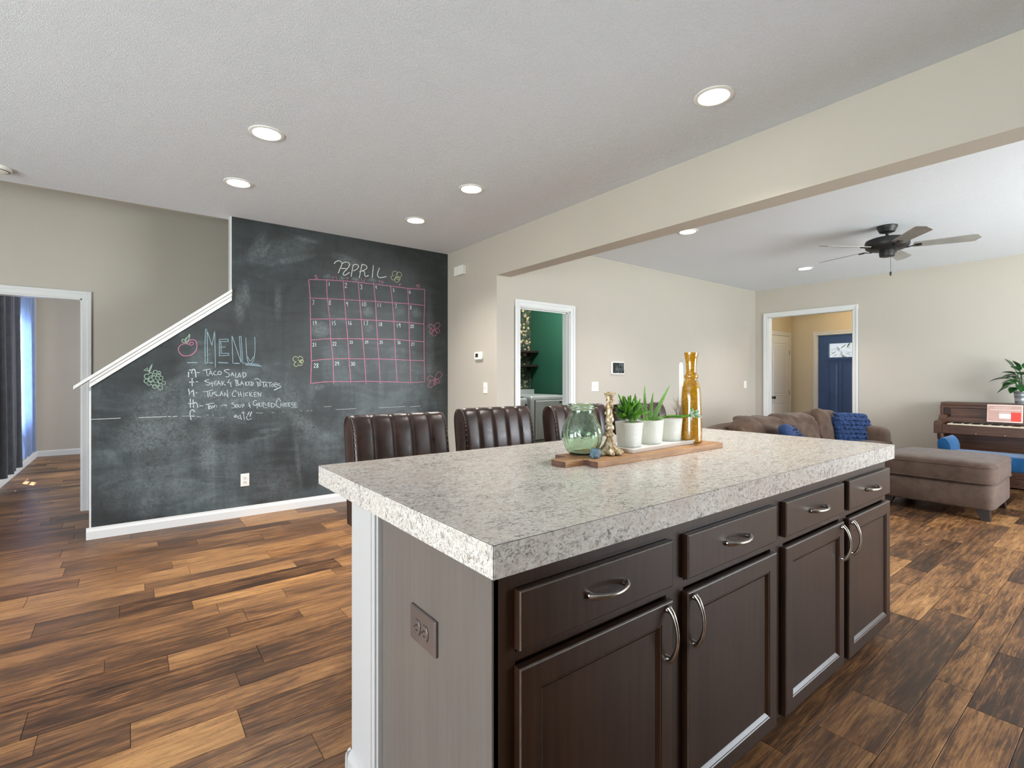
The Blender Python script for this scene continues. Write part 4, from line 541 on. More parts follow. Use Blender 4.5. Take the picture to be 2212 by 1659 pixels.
def ribbons(cb):
    mats = {'chalk_calendar_grid': 'chalk_pink', 'chalk_month_title': 'chalk_white', 'chalk_dates': 'chalk_pale', 'chalk_yellow_flower': 'chalk_yellow', 'chalk_pale_flower': 'chalk_yellow', 'chalk_pink_flower': 'chalk_pink', 'chalk_pink_flower_low': 'chalk_pink',
            'chalk_tomato_fruit': 'chalk_pink', 'chalk_tomato_leaf': 'chalk_green', 'chalk_grapes': 'chalk_green', 'chalk_menu_title': 'chalk_blue', 'chalk_menu_list': 'chalk_pale', 'chalk_snap_line': 'chalk_white'}
    labs = {'chalk_calendar_grid': 'pink chalk calendar grid with weekday letters', 'chalk_month_title': 'white chalk heading APRIL', 'chalk_dates': 'white chalk date numbers', 'chalk_yellow_flower': 'yellow chalk flower beside the month heading', 'chalk_pale_flower': 'pale yellow chalk flower left of the calendar',
            'chalk_pink_flower': 'pink chalk flower', 'chalk_pink_flower_low': 'pink chalk flower', 'chalk_tomato_fruit': 'pink chalk tomato outline', 'chalk_tomato_leaf': 'green chalk leaves of the tomato', 'chalk_grapes': 'green chalk bunch of grapes', 'chalk_menu_title': 'blue outlined chalk heading MENU', 'chalk_menu_list': 'handwritten chalk list of weekday dinners', 'chalk_snap_line': 'broken white chalk line'}
    for nm, strokes in CHALK.items():
        m = MB(); y = YB - .0012
        for wd, q in strokes:
            P = [Vector((q[i] / 1000, q[i + 1] / 1000)) for i in range(0, len(q), 2)]
            w = wd / 1000 * .4
            n = len(P)
            if n < 2: continue
            Lf = []; Rt = []
            for i in range(n):
                t = P[min(n - 1, i + 1)] - P[max(0, i - 1)]
                if t.length < 1e-6: t = Vector((1, 0))
                t.normalize(); nn = Vector((-t.y, t.x)) * w; e = Vector((0, 0))
                if i == 0: e = -t * w * .6
                if i == n - 1: e = t * w * .6
                Lf.append(P[i] + nn + e); Rt.append(P[i] - nn + e)
            vs = [(p.x, y, p.y) for p in Lf] + [(p.x, y, p.y) for p in Rt]
            m.add(vs, [(i, i + 1, n + i + 1, n + i) for i in range(n - 1)])
        name = nm.replace('_low', '')
        o = m.build(name, mats[nm], cb); o['label'] = labs[nm]
    # wiped smudges of chalk dust, fading out at their rims
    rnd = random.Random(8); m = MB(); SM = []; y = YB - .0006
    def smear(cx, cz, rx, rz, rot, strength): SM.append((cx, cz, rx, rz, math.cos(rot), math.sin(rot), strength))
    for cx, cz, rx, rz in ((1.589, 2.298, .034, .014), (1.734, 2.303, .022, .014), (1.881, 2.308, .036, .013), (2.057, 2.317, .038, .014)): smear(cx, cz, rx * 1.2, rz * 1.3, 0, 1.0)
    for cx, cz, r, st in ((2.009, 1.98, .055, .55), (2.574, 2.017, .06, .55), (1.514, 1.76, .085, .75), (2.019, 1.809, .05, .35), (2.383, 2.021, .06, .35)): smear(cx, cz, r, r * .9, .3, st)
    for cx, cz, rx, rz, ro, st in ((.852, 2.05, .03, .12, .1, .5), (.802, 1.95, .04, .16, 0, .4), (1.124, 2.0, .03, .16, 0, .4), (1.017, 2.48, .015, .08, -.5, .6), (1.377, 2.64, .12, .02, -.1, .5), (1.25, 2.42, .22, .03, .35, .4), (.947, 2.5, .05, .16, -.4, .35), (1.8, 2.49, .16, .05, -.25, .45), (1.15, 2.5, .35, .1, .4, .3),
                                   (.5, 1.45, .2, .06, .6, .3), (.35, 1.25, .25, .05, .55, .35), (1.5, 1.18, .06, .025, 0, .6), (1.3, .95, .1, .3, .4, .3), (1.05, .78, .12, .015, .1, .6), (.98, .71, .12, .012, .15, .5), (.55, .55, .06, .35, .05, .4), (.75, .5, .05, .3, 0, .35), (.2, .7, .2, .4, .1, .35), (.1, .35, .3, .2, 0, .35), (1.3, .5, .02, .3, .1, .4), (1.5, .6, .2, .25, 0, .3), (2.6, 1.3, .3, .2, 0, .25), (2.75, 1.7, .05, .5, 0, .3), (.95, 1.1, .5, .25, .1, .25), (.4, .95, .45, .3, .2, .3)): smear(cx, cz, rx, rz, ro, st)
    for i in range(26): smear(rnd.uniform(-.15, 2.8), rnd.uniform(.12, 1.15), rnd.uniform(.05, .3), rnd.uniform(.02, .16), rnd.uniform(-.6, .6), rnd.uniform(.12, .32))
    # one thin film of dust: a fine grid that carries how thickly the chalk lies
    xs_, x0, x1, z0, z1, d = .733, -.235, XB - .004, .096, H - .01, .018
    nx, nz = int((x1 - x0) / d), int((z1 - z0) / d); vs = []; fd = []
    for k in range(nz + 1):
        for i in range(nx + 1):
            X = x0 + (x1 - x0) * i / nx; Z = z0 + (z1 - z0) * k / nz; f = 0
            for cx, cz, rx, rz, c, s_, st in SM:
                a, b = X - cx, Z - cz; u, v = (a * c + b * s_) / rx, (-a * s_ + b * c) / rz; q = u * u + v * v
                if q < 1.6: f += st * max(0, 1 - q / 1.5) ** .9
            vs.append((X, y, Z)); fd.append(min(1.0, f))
    fs = []
    for k in range(nz):
        for i in range(nx):
            if vs[k * (nx + 1) + i][0] < xs_ + .02 and vs[k * (nx + 1) + i][2] > 1.08 + (vs[k * (nx + 1) + i][0] + .3) * .8: continue
            fs.append((k * (nx + 1) + i, k * (nx + 1) + i + 1, (k + 1) * (nx + 1) + i + 1, (k + 1) * (nx + 1) + i))
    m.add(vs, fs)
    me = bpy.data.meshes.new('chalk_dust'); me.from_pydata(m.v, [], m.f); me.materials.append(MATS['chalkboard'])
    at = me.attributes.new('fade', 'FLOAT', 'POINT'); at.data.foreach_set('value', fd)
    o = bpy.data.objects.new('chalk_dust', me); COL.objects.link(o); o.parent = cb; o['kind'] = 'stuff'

floor_build()
chalk_wall = walls()
ribbons(chalk_wall)

# ------------------------------------------------------------------ kitchen island
def rect_rings(w, h, steps):
    """rectangular rings in the XZ plane, front towards -Y: steps of (inset, y)"""
    return [[(i, y, i), (w - i, y, i), (w - i, y, h - i), (i, y, h - i)] for i, y in steps]
def pull(parent, x, y, z, L, vertical):
    P = []; R = []
    for k in range(17):
        t = k / 16; a = (t - .5) * L; o = .004 + .028 * max(0, math.sin(PI * t)) ** .62
        P.append((x, y - o, z + a) if vertical else (x + a, y - o, z)); R.append(.0046 + .0036 * abs(2 * t - 1) ** 2.2)
    m = MB().tube(P, R, 10)
    for s in (-1, 1):
        a = s * (L / 2 - .006)
        m.tube([(x, y, z + a) if vertical else (x + a, y, z), (x, y - .014, z + a * .96) if vertical else (x + a * .96, y - .014, z)], [.008, .0052], 10)
    return m.build('handle', 'nickel', parent, smooth=True)
def drawer(parent, x0, x1, z0, z1):
    w, h = x1 - x0, z1 - z0
    d = MB().rings(rect_rings(w, h, [(0, 0), (0, -.0165), (.002, -.019), (.0045, -.0205)])).build('drawer', 'espresso', parent, loc=(x0, 0, z0))
    e = MB().rings(rect_rings(w, h, [(.0005, -.0172), (.0022, -.0196), (.0034, -.0203)]), cap0=False, cap1=False).build('worn_edge', 'espresso_edge', d)
    pull(d, w / 2, -.0205, h / 2, .132, False)
    return d
def door(parent, x0, x1, z0, z1, hx):
    w, h = x1 - x0, z1 - z0
    d = MB().rings(rect_rings(w, h, [(0, 0), (0, -.0165), (.002, -.019), (.0045, -.0205), (.052, -.0205), (.0545, -.0185), (.058, -.0185), (.066, -.0125), (.069, -.0105)]), cap1=False).build('door', 'espresso', parent, loc=(x0, 0, z0))
    MB().rings(rect_rings(w, h, [(.069, -.004), (.069, -.0105)])).build('panel', 'espresso', d)
    MB().rings(rect_rings(w, h, [(.0005, -.0172), (.0022, -.0196), (.0034, -.0203)]), cap0=False, cap1=False).build('worn_edge', 'espresso_edge', d)
    pull(d, hx - x0, -.0205, .58 - z0, .142, True)
    return d
def island():
    YF = .82
    zt = .872
    for k, (x0, x1, cols, lab) in enumerate(((.585, 1.808, ((.638, 1.171), (1.24, 1.775)), 'espresso base cabinet with outlet end panel at the worktop corner'), (1.808, 2.968, ((1.845, 2.383), (2.44, 2.972)), 'espresso base cabinet on the sofa side of the island'))):
        t = thing('base_cabinet', lab, 'cabinet', (x0, YF, 0), 0, 'island base cabinets')
        w = x1 - x0
        B('body', 'espresso', t, (.012 if k == 0 else 0, w, .017, .57, .06, zt))
        ff = MB(); c0 = cols[0][1] - x0 - .006; st = ((0, .055), (c0, c0 + .08), (w - .04, w))
        for a, b in st: ff.box(a, b, 0, .0165, .06, zt)
        for a, b in ((.055, c0), (c0 + .08, w - .04)):
            for z0, z1 in ((zt - .045, zt), (.06, .075), (.672, .692)): ff.box(a, b, 0, .0165, z0, z1)
        ff.build('face_frame', 'espresso', t)
        B('toe_kick', 'toe_kick', t, (.02, w, .07, .5, 0, .06))
        if k == 0: B('end_panel', 'end_panel', t, (-.005, .012, .0, .565, 0.0, zt), bevel=.001)
        for i, (a, b) in enumerate(cols):
            drawer(t, a - x0, b - x0, .700, .826)
            door(t, a - x0, b - x0, .062, .664, (b - .028 if i == 0 else a + .028) - x0)
    # white pony wall that carries the overhang
    t = thing('island_wall', 'white painted pony wall carrying the island worktop', 'wall panel', (.57, 1.39, 0))
    B('core', 'island_white', t, (.012, 2.4, 0, .19, 0, zt))
    B('corner_board', 'island_white', t, (-.004, .012, .03, .19, 0, zt), bevel=.002)
    m = MB(); m.box(-.004, .012, -.022, .026, 0, zt); m.box(-.010, -.004, -.012, .012, 0, zt); m.build('batten', 'island_white', t, bevel=.003)
    MB().prism([(.19, 0), (.206, 0), (.204, .05), (.197, .066), (.19, .07)], 'x', -.02, 2.41).build('baseboard', 'island_white', t)
    MB().prism([(-.004, 0), (-.02, 0), (-.018, .05), (-.011, .066), (-.004, .07)], 'y', .022, .206).build('base_block', 'island_white', t)
    # laminate worktop
    t = thing('worktop', 'mottled grey-beige laminate worktop of the kitchen island', 'worktop', (.56, .786, .872))
    W, D, T = 2.428, 1.128, .068
    B('core', 'laminate_core', t, (.001, W - .001, .001, D - .001, .0005, T - .0006))
    B('top_sheet', 'laminate', t, (.0016, W - .0016, .0016, D - .0016, T - .0007, T))
    for q in ((.0016, W - .0016, 0, .0011, 0, T - .0014), (.0016, W - .0016, D - .0011, D, 0, T - .0014), (0, .0011, .0016, D - .0016, 0, T - .0014), (W - .0011, W, .0016, D - .0016, 0, T - .0014)): B('edge_strip', 'laminate', t, q)
    # outlet on the end panel
    t = thing('outlet', 'bronze duplex outlet on the glare-lightened end panel of the island', 'outlet', (.58, 1.105, .645))
    MB().rings([[(x, y * s, z * s) for y, z in ((-.066, -.043), (.066, -.043), (.066, .043), (-.066, .043))] for x, s in ((0, 1), (-.006, 1), (-.010, .93))]).build('plate', 'bronze_plate', t, bevel=.001)
    for s in (-1, 1):
        r = MB().rings([[(x, s * .020 + .0155 * math.cos(a) * k, max(-.0165, min(.0165, .0195 * math.sin(a))) * k) for a in [2 * PI * q / 20 for q in range(20)]] for x, k in ((-.009, 1.12), (-.0125, 1.08), (-.0140, .98))]).build('receptacle', 'bronze_plate', t)
        B('slot', 'black_slot', r, (-.0148, -.0138, s * .020 - .004, s * .020 + .004, .005, .0075), (-.0148, -.0138, s * .020 - .004, s * .020 + .003, -.0075, -.005), (-.0148, -.0138, s * .020 + .007, s * .020 + .011, -.002, .002))
    B('screw', 'nickel', t, (-.0125, -.009, -.0025, .0025, -.0025, .0025), bevel=.0008)
island()

# ------------------------------------------------------------------ counter stools
def stool_proto():
    t = thing('counter_stool', '', 'stool', (0, 0, 0), 0, 'leather stools along the island')
    w = .48; n = 5
    # backrest profile (y, z): front up, rolled top, back down; front faces -Y
    F = crv([(-.012, 0, .60), (-.020, 0, .72), (-.014, 0, .86), (.004, 0, .98), (.022, 0, 1.05), (.046, 0, 1.083), (.078, 0, 1.086), (.102, 0, 1.062), (.108, 0, 1.02), (.098, 0, .94), (.078, 0, .80), (.062, 0, .60)], 4)
    prof = [(p.x, p.z) for p in F]; NP = len(prof); nf = int(NP * .55)
    m = MB(); R = []; NX = 51
    for i in range(NX):
        u = i / (NX - 1); row = []
        ch = (u * n) % 1.0
        bul = math.sqrt(max(0, 1 - (2 * ch - 1) ** 2)) if 0 < u < 1 else 0
        edge = min(1, min(u, 1 - u) / .03)
        for k, (y, z) in enumerate(prof):
            fr = max(0, min(1, (nf - k) / 5)) 
            d = .010 * bul ** .5 * fr + .006 * edge
            # push the bulge outwards along the profile normal
            a = prof[max(0, k - 1)]; b = prof[min(NP - 1, k + 1)]; ty, tz = b[0] - a[0], b[1] - a[1]; L = math.hypot(ty, tz)
            row.append((-w / 2 + u * w, y - tz / L * d, z + ty / L * d))
        R.append(row)
    m.rings(R, True, True, True); m.build('backrest', 'leather', t, smooth=True)
    for s in (-1, 1):
        P = [(s * (w / 2 + .001), y - .004 * (1 if k < nf else -1), z + .003) for k, (y, z) in enumerate(prof)]
        MB().tube(P, .0032, 6).build('welt', 'leather', t, smooth=True)
        st = MB()
        for k in range(2, nf + 6):
            y, z = prof[k]; st.box(s * (w / 2 - .004) - .0012, s * (w / 2 - .004) + .0012, y - .011, y - .0075, z - .004, z + .004)
        st.build('stitching', 'leather_thread', t)['kind'] = 'stuff'
    for j in range(1, n):
        u = -w / 2 + w * j / n; st = MB()
        for k in range(1, nf + 2):
            (y0, z0), (y1, z1) = prof[k], prof[k + 1]
            for q in range(3):
                tt = (q + .25) / 3; te = (q + .75) / 3
                a = Vector((u, y0 + (y1 - y0) * tt - .0045, z0 + (z1 - z0) * tt)); b = Vector((u, y0 + (y1 - y0) * te - .0045, z0 + (z1 - z0) * te))
                st.tube([a, b], .0013, 4)
        st.build('stitching', 'leather_thread', t)['kind'] = 'stuff'
    s_ = MB().superq((0, -.17, .615), (w / 2, .235, .045), .3, 40, 14).build('seat', 'leather', t, smooth=True)
    MB().tube([(-w / 2 + .01, -.40, .615), (w / 2 - .01, -.40, .615)], .003, 6).build('welt', 'leather', s_)
    B('seat_rail', 'dark_wood', t, (-w / 2 + .02, w / 2 - .02, -.385, .045, .545, .585))
    for sx in (-1, 1):
        for y0, y1 in ((-.36, -.39), (.03, .085)):
            m = MB(); x = sx * (w / 2 - .078); q = .02
            m.rings([[(x - q, y1 - q, 0), (x + q, y1 - q, 0), (x + q, y1 + q, 0), (x - q, y1 + q, 0)], [(x - q * 1.15, y0 - q * 1.15, .56), (x + q * 1.15, y0 - q * 1.15, .56), (x + q * 1.15, y0 + q * 1.15, .56), (x - q * 1.15, y0 + q * 1.15, .56)]]).build('leg', 'dark_wood', t)
    B('stretcher', 'dark_wood', t, (-w / 2 + .05, w / 2 - .05, -.39, -.365, .2, .235))
    B('stretcher', 'dark_wood', t, (-w / 2 + .05, w / 2 - .05, .05, .075, .26, .29))
    for sx in (-1, 1): B('stretcher', 'dark_wood', t, (sx * (w / 2 - .078) - .011, sx * (w / 2 - .078) + .011, -.37, .06, .26, .29))
    return t
def stools():
    p = stool_proto()
    S = ((1.03, 2.185, .0, 'brown leather stool in front of the chalkboard, nearest the white island post'),
         (1.715, 2.34, -.01, 'brown leather stool in front of the laundry doorway and its dryer'),
         (2.295, 2.235, 0, 'brown leather stool partly behind the green glass jar'),
         (2.80, 2.13, .02, 'brown leather stool behind the potted aloe on the island'))
    for i, (x, y, a, lab) in enumerate(S):
        o = p if i == 0 else copy_tree(p)
        o.location = (x, y, 0); o.rotation_euler[2] = a; o['label'] = lab
stools()

# ------------------------------------------------------------------ living room
def hsh(*a):
    x = math.sin(sum(v * k for v, k in zip(a, (12.9898, 78.233, 37.719, 9.13)))) * 43758.5453
    return x - math.floor(x)
def wrinkle(p, s, amp, seed=0):
    return amp * (math.sin(p.x * s * 1.7 + p.z * s * 2.3 + seed) * .5 + math.sin(p.x * s * 3.1 - p.z * s * 1.9 + seed * 2.1) * .3 + math.sin(p.z * s * 4.7 + p.x * s * .8 + seed) * .2)
def sofa():
    t = thing('sofa', 'overstuffed brown microfibre sofa facing away from the living room wall', 'sofa', (4.62, 1.95, 0))
    W = 2.80
    B('base', 'sofa_fabric', t, (.08, W - .08, .06, .95, .1, .36), bevel=.03)
    MB().superq((W / 2, .88, .48), (W / 2 - .1, .12, .30), .3, 40, 16).build('back_frame', 'sofa_fabric', t, smooth=True)
    for i in range(3):
        x = .30 + .86 * i + .07
        MB().superq((x + .36, .40, .43), (.42, .40, .085), .3, 32, 12).build('seat_cushion', 'sofa_fabric', t, smooth=True)
    for i in range(3):
        def fn(p, i=i):
            q = p.copy(); top = max(0, p.z / .24)
            q.y += wrinkle(p, 12, .03, i * 2.1) + wrinkle(p, 26, .012, i); q.z += wrinkle(p, 8, .026, i + 1) * top - .02 * abs(p.x / .43) ** 2 * top
            q.y += .10 * (p.z / .24) * .6
            return q
        MB().superq((.28 + .43 + .83 * i, .64, .66), (.445, .15, .20), .55, 48, 24, fn).build('back_cushion', 'sofa_fabric', t, smooth=True)
    for s, x in ((0, .12), (1, W - .13)):
        a = MB().superq((x, .48, .44), (.13, .46, .245), .32, 28, 16).build('arm', 'sofa_fabric', t, smooth=True)
    for x in (.12, W - .12):
        for y in (.12, .88): MB().rings([[(x - .025, y - .025, 0), (x + .025, y - .025, 0), (x + .025, y + .025, 0), (x - .025, y + .025, 0)], [(x - .04, y - .04, .11), (x + .04, y - .04, .11), (x + .04, y + .04, .11), (x - .04, y + .04, .11)]]).build('foot', 'dark_wood', t)
    # throw cushions
    def fnb(p):
        q = p.copy(); q.y += wrinkle(p, 14, .012, 4); q.z += wrinkle(p, 10, .01); return q
    c = MB().superq((0, 0, 0), (.25, .09, .22), .6, 36, 20, fnb)
    c.xform(Matrix.Rotation(.35, 4, 'Y') @ Matrix.Rotation(-.25, 4, 'X')); o = c.build('throw_cushion', 'sofa_fabric', None, smooth=True, loc=(6.76, 2.50, .655)); tag(o, 'plain brown throw cushion behind the ruffled blue cushion', 'cushion')
    # ruffled blue cushion
    t2 = thing('ruffled_cushion', 'square royal blue cushion with horizontal ruffles against the sofa arm', 'cushion', (7.09, 2.30, .60))
    M = Matrix.Rotation(-.35, 4, 'Z') @ Matrix.Rotation(-.22, 4, 'X') @ Matrix.Rotation(.06, 4, 'Y')
    MB().superq((0, 0, 0), (.275, .08, .235), .5, 32, 18).xform(M).build('pad', 'blue_ruffle', t2, smooth=True)
    for k in range(9):
        z = -.215 + .053 * k; wd = .285 * (1 - .1 * abs(z / .22) ** 4)
        m = MB(); R = []; NX = 60
        for i in range(NX):
            u = -1 + 2 * i / (NX - 1); x = u * wd
            th = .088 * max(0, 1 - abs(u) ** 3.4) ** .55 * max(.25, 1 - abs(z / .25) ** 3) ** .5
            wav = .010 * math.sin(i * 1.35 + k) + .008 * math.sin(i * .63 + 2 * k); zz = .007 * math.sin(i * .9 + k * 1.7)
            R.append([(x, -th + .004, z + .026), (x, -th - .016 + wav * .5, z + .010 + zz), (x, -th - .024 + wav, z - .022 + zz), (x, -th - .018 + wav, z - .026 + zz), (x, -th - .006, z + .004), (x, -th + .008, z + .02)])
        m.rings(R, True, True, True).xform(M).build('ruffle', 'blue_ruffle', t2, smooth=True)
    # small shaggy blue cushion
    t3 = thing('shaggy_cushion', 'small dark blue shaggy cushion lying on the sofa seat', 'cushion', (5.33, 2.24, .63))
    M = Matrix.Rotation(.35, 4, 'Y') @ Matrix.Rotation(-.5, 4, 'X')
    MB().superq((0, 0, 0), (.22, .07, .16), .6, 30, 16).xform(M).build('pad', 'blue_ruffle', t3, smooth=True)
    m = MB(); rnd = random.Random(5)
    for i in range(700):
        th, ph = rnd.uniform(0, 2 * PI), rnd.uniform(-1.4, 1.4)
        d = Vector((math.cos(ph) * math.cos(th), math.cos(ph) * math.sin(th), math.sin(ph))); p = Vector((d.x * .20, d.y * .07, d.z * .15)) 
        e = p + Vector((d.x * .03, d.y * .035, d.z * .03 - .006)) + Vector((rnd.uniform(-.012, .012), rnd.uniform(-.01, .01), rnd.uniform(-.01, .01)))
        m.tube([p, e], [.005, .002], 3)
    o = m.xform(M).build('pile', 'blue_ruffle', t3); o['kind'] = 'stuff'
sofa()
def ottoman():
    t = thing('ottoman', 'grey-brown microfibre ottoman on dark wooden feet in front of the sofa', 'ottoman', (5.98, .86, 0))
    W, D = .86, .86
    MB().superq((W / 2, D / 2, .205), (W / 2, D / 2, .115), .16, 48, 14).build('base', 'ottoman_fabric', t, smooth=True)
    def fn(p):
        q = p.copy(); q.z += .02 * (1 - (p.x / .47) ** 2) * (1 - (p.y / .44) ** 2) * (p.z > 0); return q
    c = MB().superq((W / 2, D / 2, .415), (W / 2 + .012, D / 2 + .012, .105), .2, 64, 20, fn).build('cushion', 'ottoman_fabric', t, smooth=True)
    for z in (.335, .475):
        P = [(W / 2 + (W / 2 + .013) * math.copysign(abs(math.cos(a)) ** .2, math.cos(a)), D / 2 + (D / 2 + .013) * math.copysign(abs(math.sin(a)) ** .2, math.sin(a)), z) for a in [2 * PI * k / 80 for k in range(81)]]
        MB().tube(P, .004, 5).build('piping', 'ottoman_fabric', c, smooth=True)
    for x, sx in ((.09, -1), (W - .09, 1)):
        for y, sy in ((.09, -1), (D - .09, 1)):
            a, b = .03, .05
            MB().rings([[(x + sx * .03 + i * a, y + sy * .03 + j * a, 0) for i, j in ((-1, -1), (1, -1), (1, 1), (-1, 1))], [(x + i * b, y + j * b, .115) for i, j in ((-1, -1), (1, -1), (1, 1), (-1, 1))]]).build('foot', 'dark_wood', t)
ottoman()
def piano():
    t = thing('piano', 'brown walnut console piano against the living room end wall', 'piano', (7.70, .16, 0))
    L = 1.48
    B('back_case', 'walnut', t, (.36, .64, .02, L - .02, .08, .94), bevel=.004)
    B('lid', 'walnut', t, (.33, .655, 0, L, .94, .975), bevel=.005)
    B('side', 'walnut', t, (.30, .64, L - .03, L, 0, .94), bevel=.004); B('side', 'walnut', t, (.30, .64, 0, .03, 0, .94), bevel=.004)
    B('lid_lip', 'walnut', t, (.315, .35, .0, L, .905, .94), bevel=.006)
    B('music_desk', 'walnut', t, (.30, .325, .16, L - .10, .775, .905), bevel=.004)
    B('fallboard', 'walnut', t, (.255, .30, .05, L - .05, .73, .80), bevel=.006)
    B('keybed', 'walnut', t, (.031, .295, .076, L - .076, .612, .685), bevel=.005)
    B('key_slip', 'walnut', t, (.0, .03, .076, L - .076, .615, .722), bevel=.006)
    for y0, y1 in ((L - .075, L), (0, .075)):
        m = MB().prism([(0, .61), (.31, .61), (.31, .83), (.25, .82), (.20, .765), (.03, .755), (0, .73)], 'y', y0, y1); m.build('cheek', 'walnut', t, bevel=.005)
    B('lower_panel', 'walnut', t, (.30, .33, .03, L - .03, .12, .61), bevel=.003)
    B('toe_rail', 'walnut', t, (.28, .34, .03, L - .03, .02, .12), bevel=.003)
    for y in (L - .055, .055):
        MB().lathe([(.024, 0), (.02, .05), (.026, .12), (.022, .3), (.03, .48), (.026, .52), (.034, .56), (.034, .61)], .06, y, 16).build('leg', 'walnut', t, smooth=True)
    m = MB(); n = 52; y0 = .12; kw = (L - .24) / n
    for i in range(n): m.box(.032, .245, y0 + i * kw + .0006, y0 + (i + 1) * kw - .0006, .70, .732)
    k = m.build('white_keys', 'ivory', t); k['kind'] = 'stuff'
    m = MB()
    for i in range(n - 1):
        if i % 7 in (0, 2, 3, 5, 6): m.box(.09, .245, y0 + (i + 1) * kw - .0055, y0 + (i + 1) * kw + .0055, .732, .743)
    k = m.build('black_keys', 'black_slot', t); k['kind'] = 'stuff'
    for y in (.70, .775, .85): MB().tube(crv([(.30, y, .07), (.22, y, .075), (.16, y, .07), (.12, y, .066)], 4), [.006] * 5 + [.009] * 4 + [.014] * 4, 8, .5).build('pedal', 'brass', t, smooth=True)
    for y in (.62, .86, 1.1): B('screw', 'brass', t, (-.004, 0, y - .005, y + .005, .625, .635))
    # sheet music book standing on the desk
    t = thing('music_book', 'pinkish music book with a red block standing on the piano', 'book', (7.925, 1.055, .765))
    M = Matrix.Rotation(.14, 4, 'Y')
    B('pages', 'paper', t, (.001, .009, -.146, .146, .002, .20)).data.transform(M)
    B('cover', 'book_pale', t, (-.001, .001, -.148, .148, 0, .203)).data.transform(M)
    B('cover_field', 'book_cover', t, (-.0016, -.001, -.136, .142, .012, .19)).data.transform(M)
    B('red_block', 'book_red', t, (-.0022, -.0016, -.132, -.052, .016, .116)).data.transform(M)
    B('white_label', 'paper', t, (-.0028, -.0016, -.05, .046, .045, .10)).data.transform(M)
    m = MB(); rnd = random.Random(2)
    for z, h, ya, yb in ((.172, .005, -.05, .09), (.158, .005, -.05, .085), (.136, .014, -.125, .125), (.113, .010, -.045, .045), (.036, .004, -.045, .04)):
        y = ya
        while y < yb:
            w = rnd.uniform(.005, .012); m.box(-.0024, -.0016, y, min(yb, y + w), z, z + h * rnd.uniform(.7, 1)); y += w + .0025
    q = m.build('cover_print', 'book_pale', t); q.data.transform(M); q['kind'] = 'stuff'
    # plant in a galvanised pot on the lid
    t = thing('potted_plant', 'broad-leaved houseplant in a galvanised pot on the piano', 'plant', (8.12, .93, .975))
    MB().lathe([(.062, 0), (.064, .006), (.067, .03), (.069, .034), (.067, .038), (.073, .09), (.075, .094), (.073, .098), (.079, .135), (.084, .14), (.084, .148), (.076, .148), (.074, .12)], 0, 0, 32, cap1=False).build('pot', 'galvanised', t, smooth=True)
    MB().lathe([(.074, .12), (.03, .124), (.002, .125)], 0, 0, 20, cap0=False).build('soil', 'soil', t)
    def leaf(base, az, el, L, w, droop):
        m = MB(); n = 9; R = []
        d = Vector((math.cos(az) * math.cos(el), math.sin(az) * math.cos(el), math.sin(el))); s = Vector((-math.sin(az), math.cos(az), 0)); up = s.cross(d) * -1
        stem = []
        for k in range(n + 1):
            u = k / n; p = Vector(base) + d * (L * u) - Vector((0, 0, droop * u * u * L)); hw = 1.6 * w * math.sin(PI * u ** .8) ** .9 if u > 0 else 0
            fold = .35 * hw
            R.append([p - s * hw + up * fold, p, p + s * hw + up * fold, p + Vector((0, 0, -.0012))])
        m.rings([[tuple(q) for q in r] for r in R], True, False, False); return m.build('leaf', 'plant_leaf', t, smooth=True)
    rnd = random.Random(11)
    stems = MB()
    # (direction angle, elevation, reach of stalk, height, leaf length)
    for az, r, z, el, L, w, dr in ((1.75, .10, .29, .15, .19, .035, .35), (1.5, .08, .42, .95, .13, .036, .0), (1.95, .06, .24, -.35, .15, .034, .3), (1.3, .05, .33, .1, .14, .03, .3), (2.3, .07, .30, .3, .14, .035, .4), (2.9, .09, .27, .1, .15, .036, .4), (3.5, .08, .33, .35, .14, .035, .3), (4.1, .09, .28, .1, .16, .036, .4), (4.6, .07, .40, .8, .14, .03, .1), (5.1, .09, .30, .2, .16, .035, .4), (5.9, .08, .35, .4, .15, .035, .3), (0.4, .07, .30, .2, .15, .035, .4),
                                   (2.6, .05, .38, .6, .14, .034, .2), (3.2, .05, .22, -.3, .14, .034, .3), (3.8, .04, .40, .9, .13, .03, .1), (1.65, .11, .20, -.5, .12, .03, .2), (4.3, .05, .22, -.2, .15, .034, .3), (2.1, .03, .40, 1.0, .12, .03, 0), (1.9, .06, .34, .4, .13, .034, .2), (2.4, .09, .24, -.1, .13, .034, .3), (1.6, .05, .27, .0, .13, .032, .3), (3.0, .04, .33, .5, .12, .03, .2), (4.9, .04, .3, .3, .13, .032, .3), (2.7, .08, .19, -.4, .12, .032, .2)):
        b = (r * math.cos(az), r * math.sin(az), z); leaf(b, az, el, L, w, dr)
        stems.tube(crv([(.02 * math.cos(az), .02 * math.sin(az), .12), (r * .5 * math.cos(az), r * .5 * math.sin(az), z * .8), b], 4), .0035, 5)
    stems.build('stem', 'jade_tip', t, smooth=True)
    # blue velvet bench with rolled arms
    t = thing('bench', 'bright blue velvet bench with rolled arms in front of the piano', 'bench', (7.0, .30, 0))
    Lb = 1.16
    MB().superq((.21, Lb / 2, .40), (.21, Lb / 2 - .02, .078), .2, 48, 12).build('seat', 'blue_velvet', t, smooth=True)
    for s, y in ((1, Lb), (-1, 0)):
        pf = crv([(0, -.10, .34), (0, -.115, .48), (0, -.10, .57), (0, -.055, .625), (0, -.01, .60), (0, 0, .54), (0, -.015, .47), (0, -.02, .34)], 4)
        MB().prism([(y + s * p.y, p.z) for p in pf], 'x', 0, .42).build('arm', 'blue_velvet', t, smooth=True, bevel=.008)
    for x in (.05, .37):
        for y in (.06, Lb - .06): MB().lathe([(.014, 0), (.02, .15), (.026, .33)], x, y, 12).build('leg', 'dark_wood', t, smooth=True)
piano()
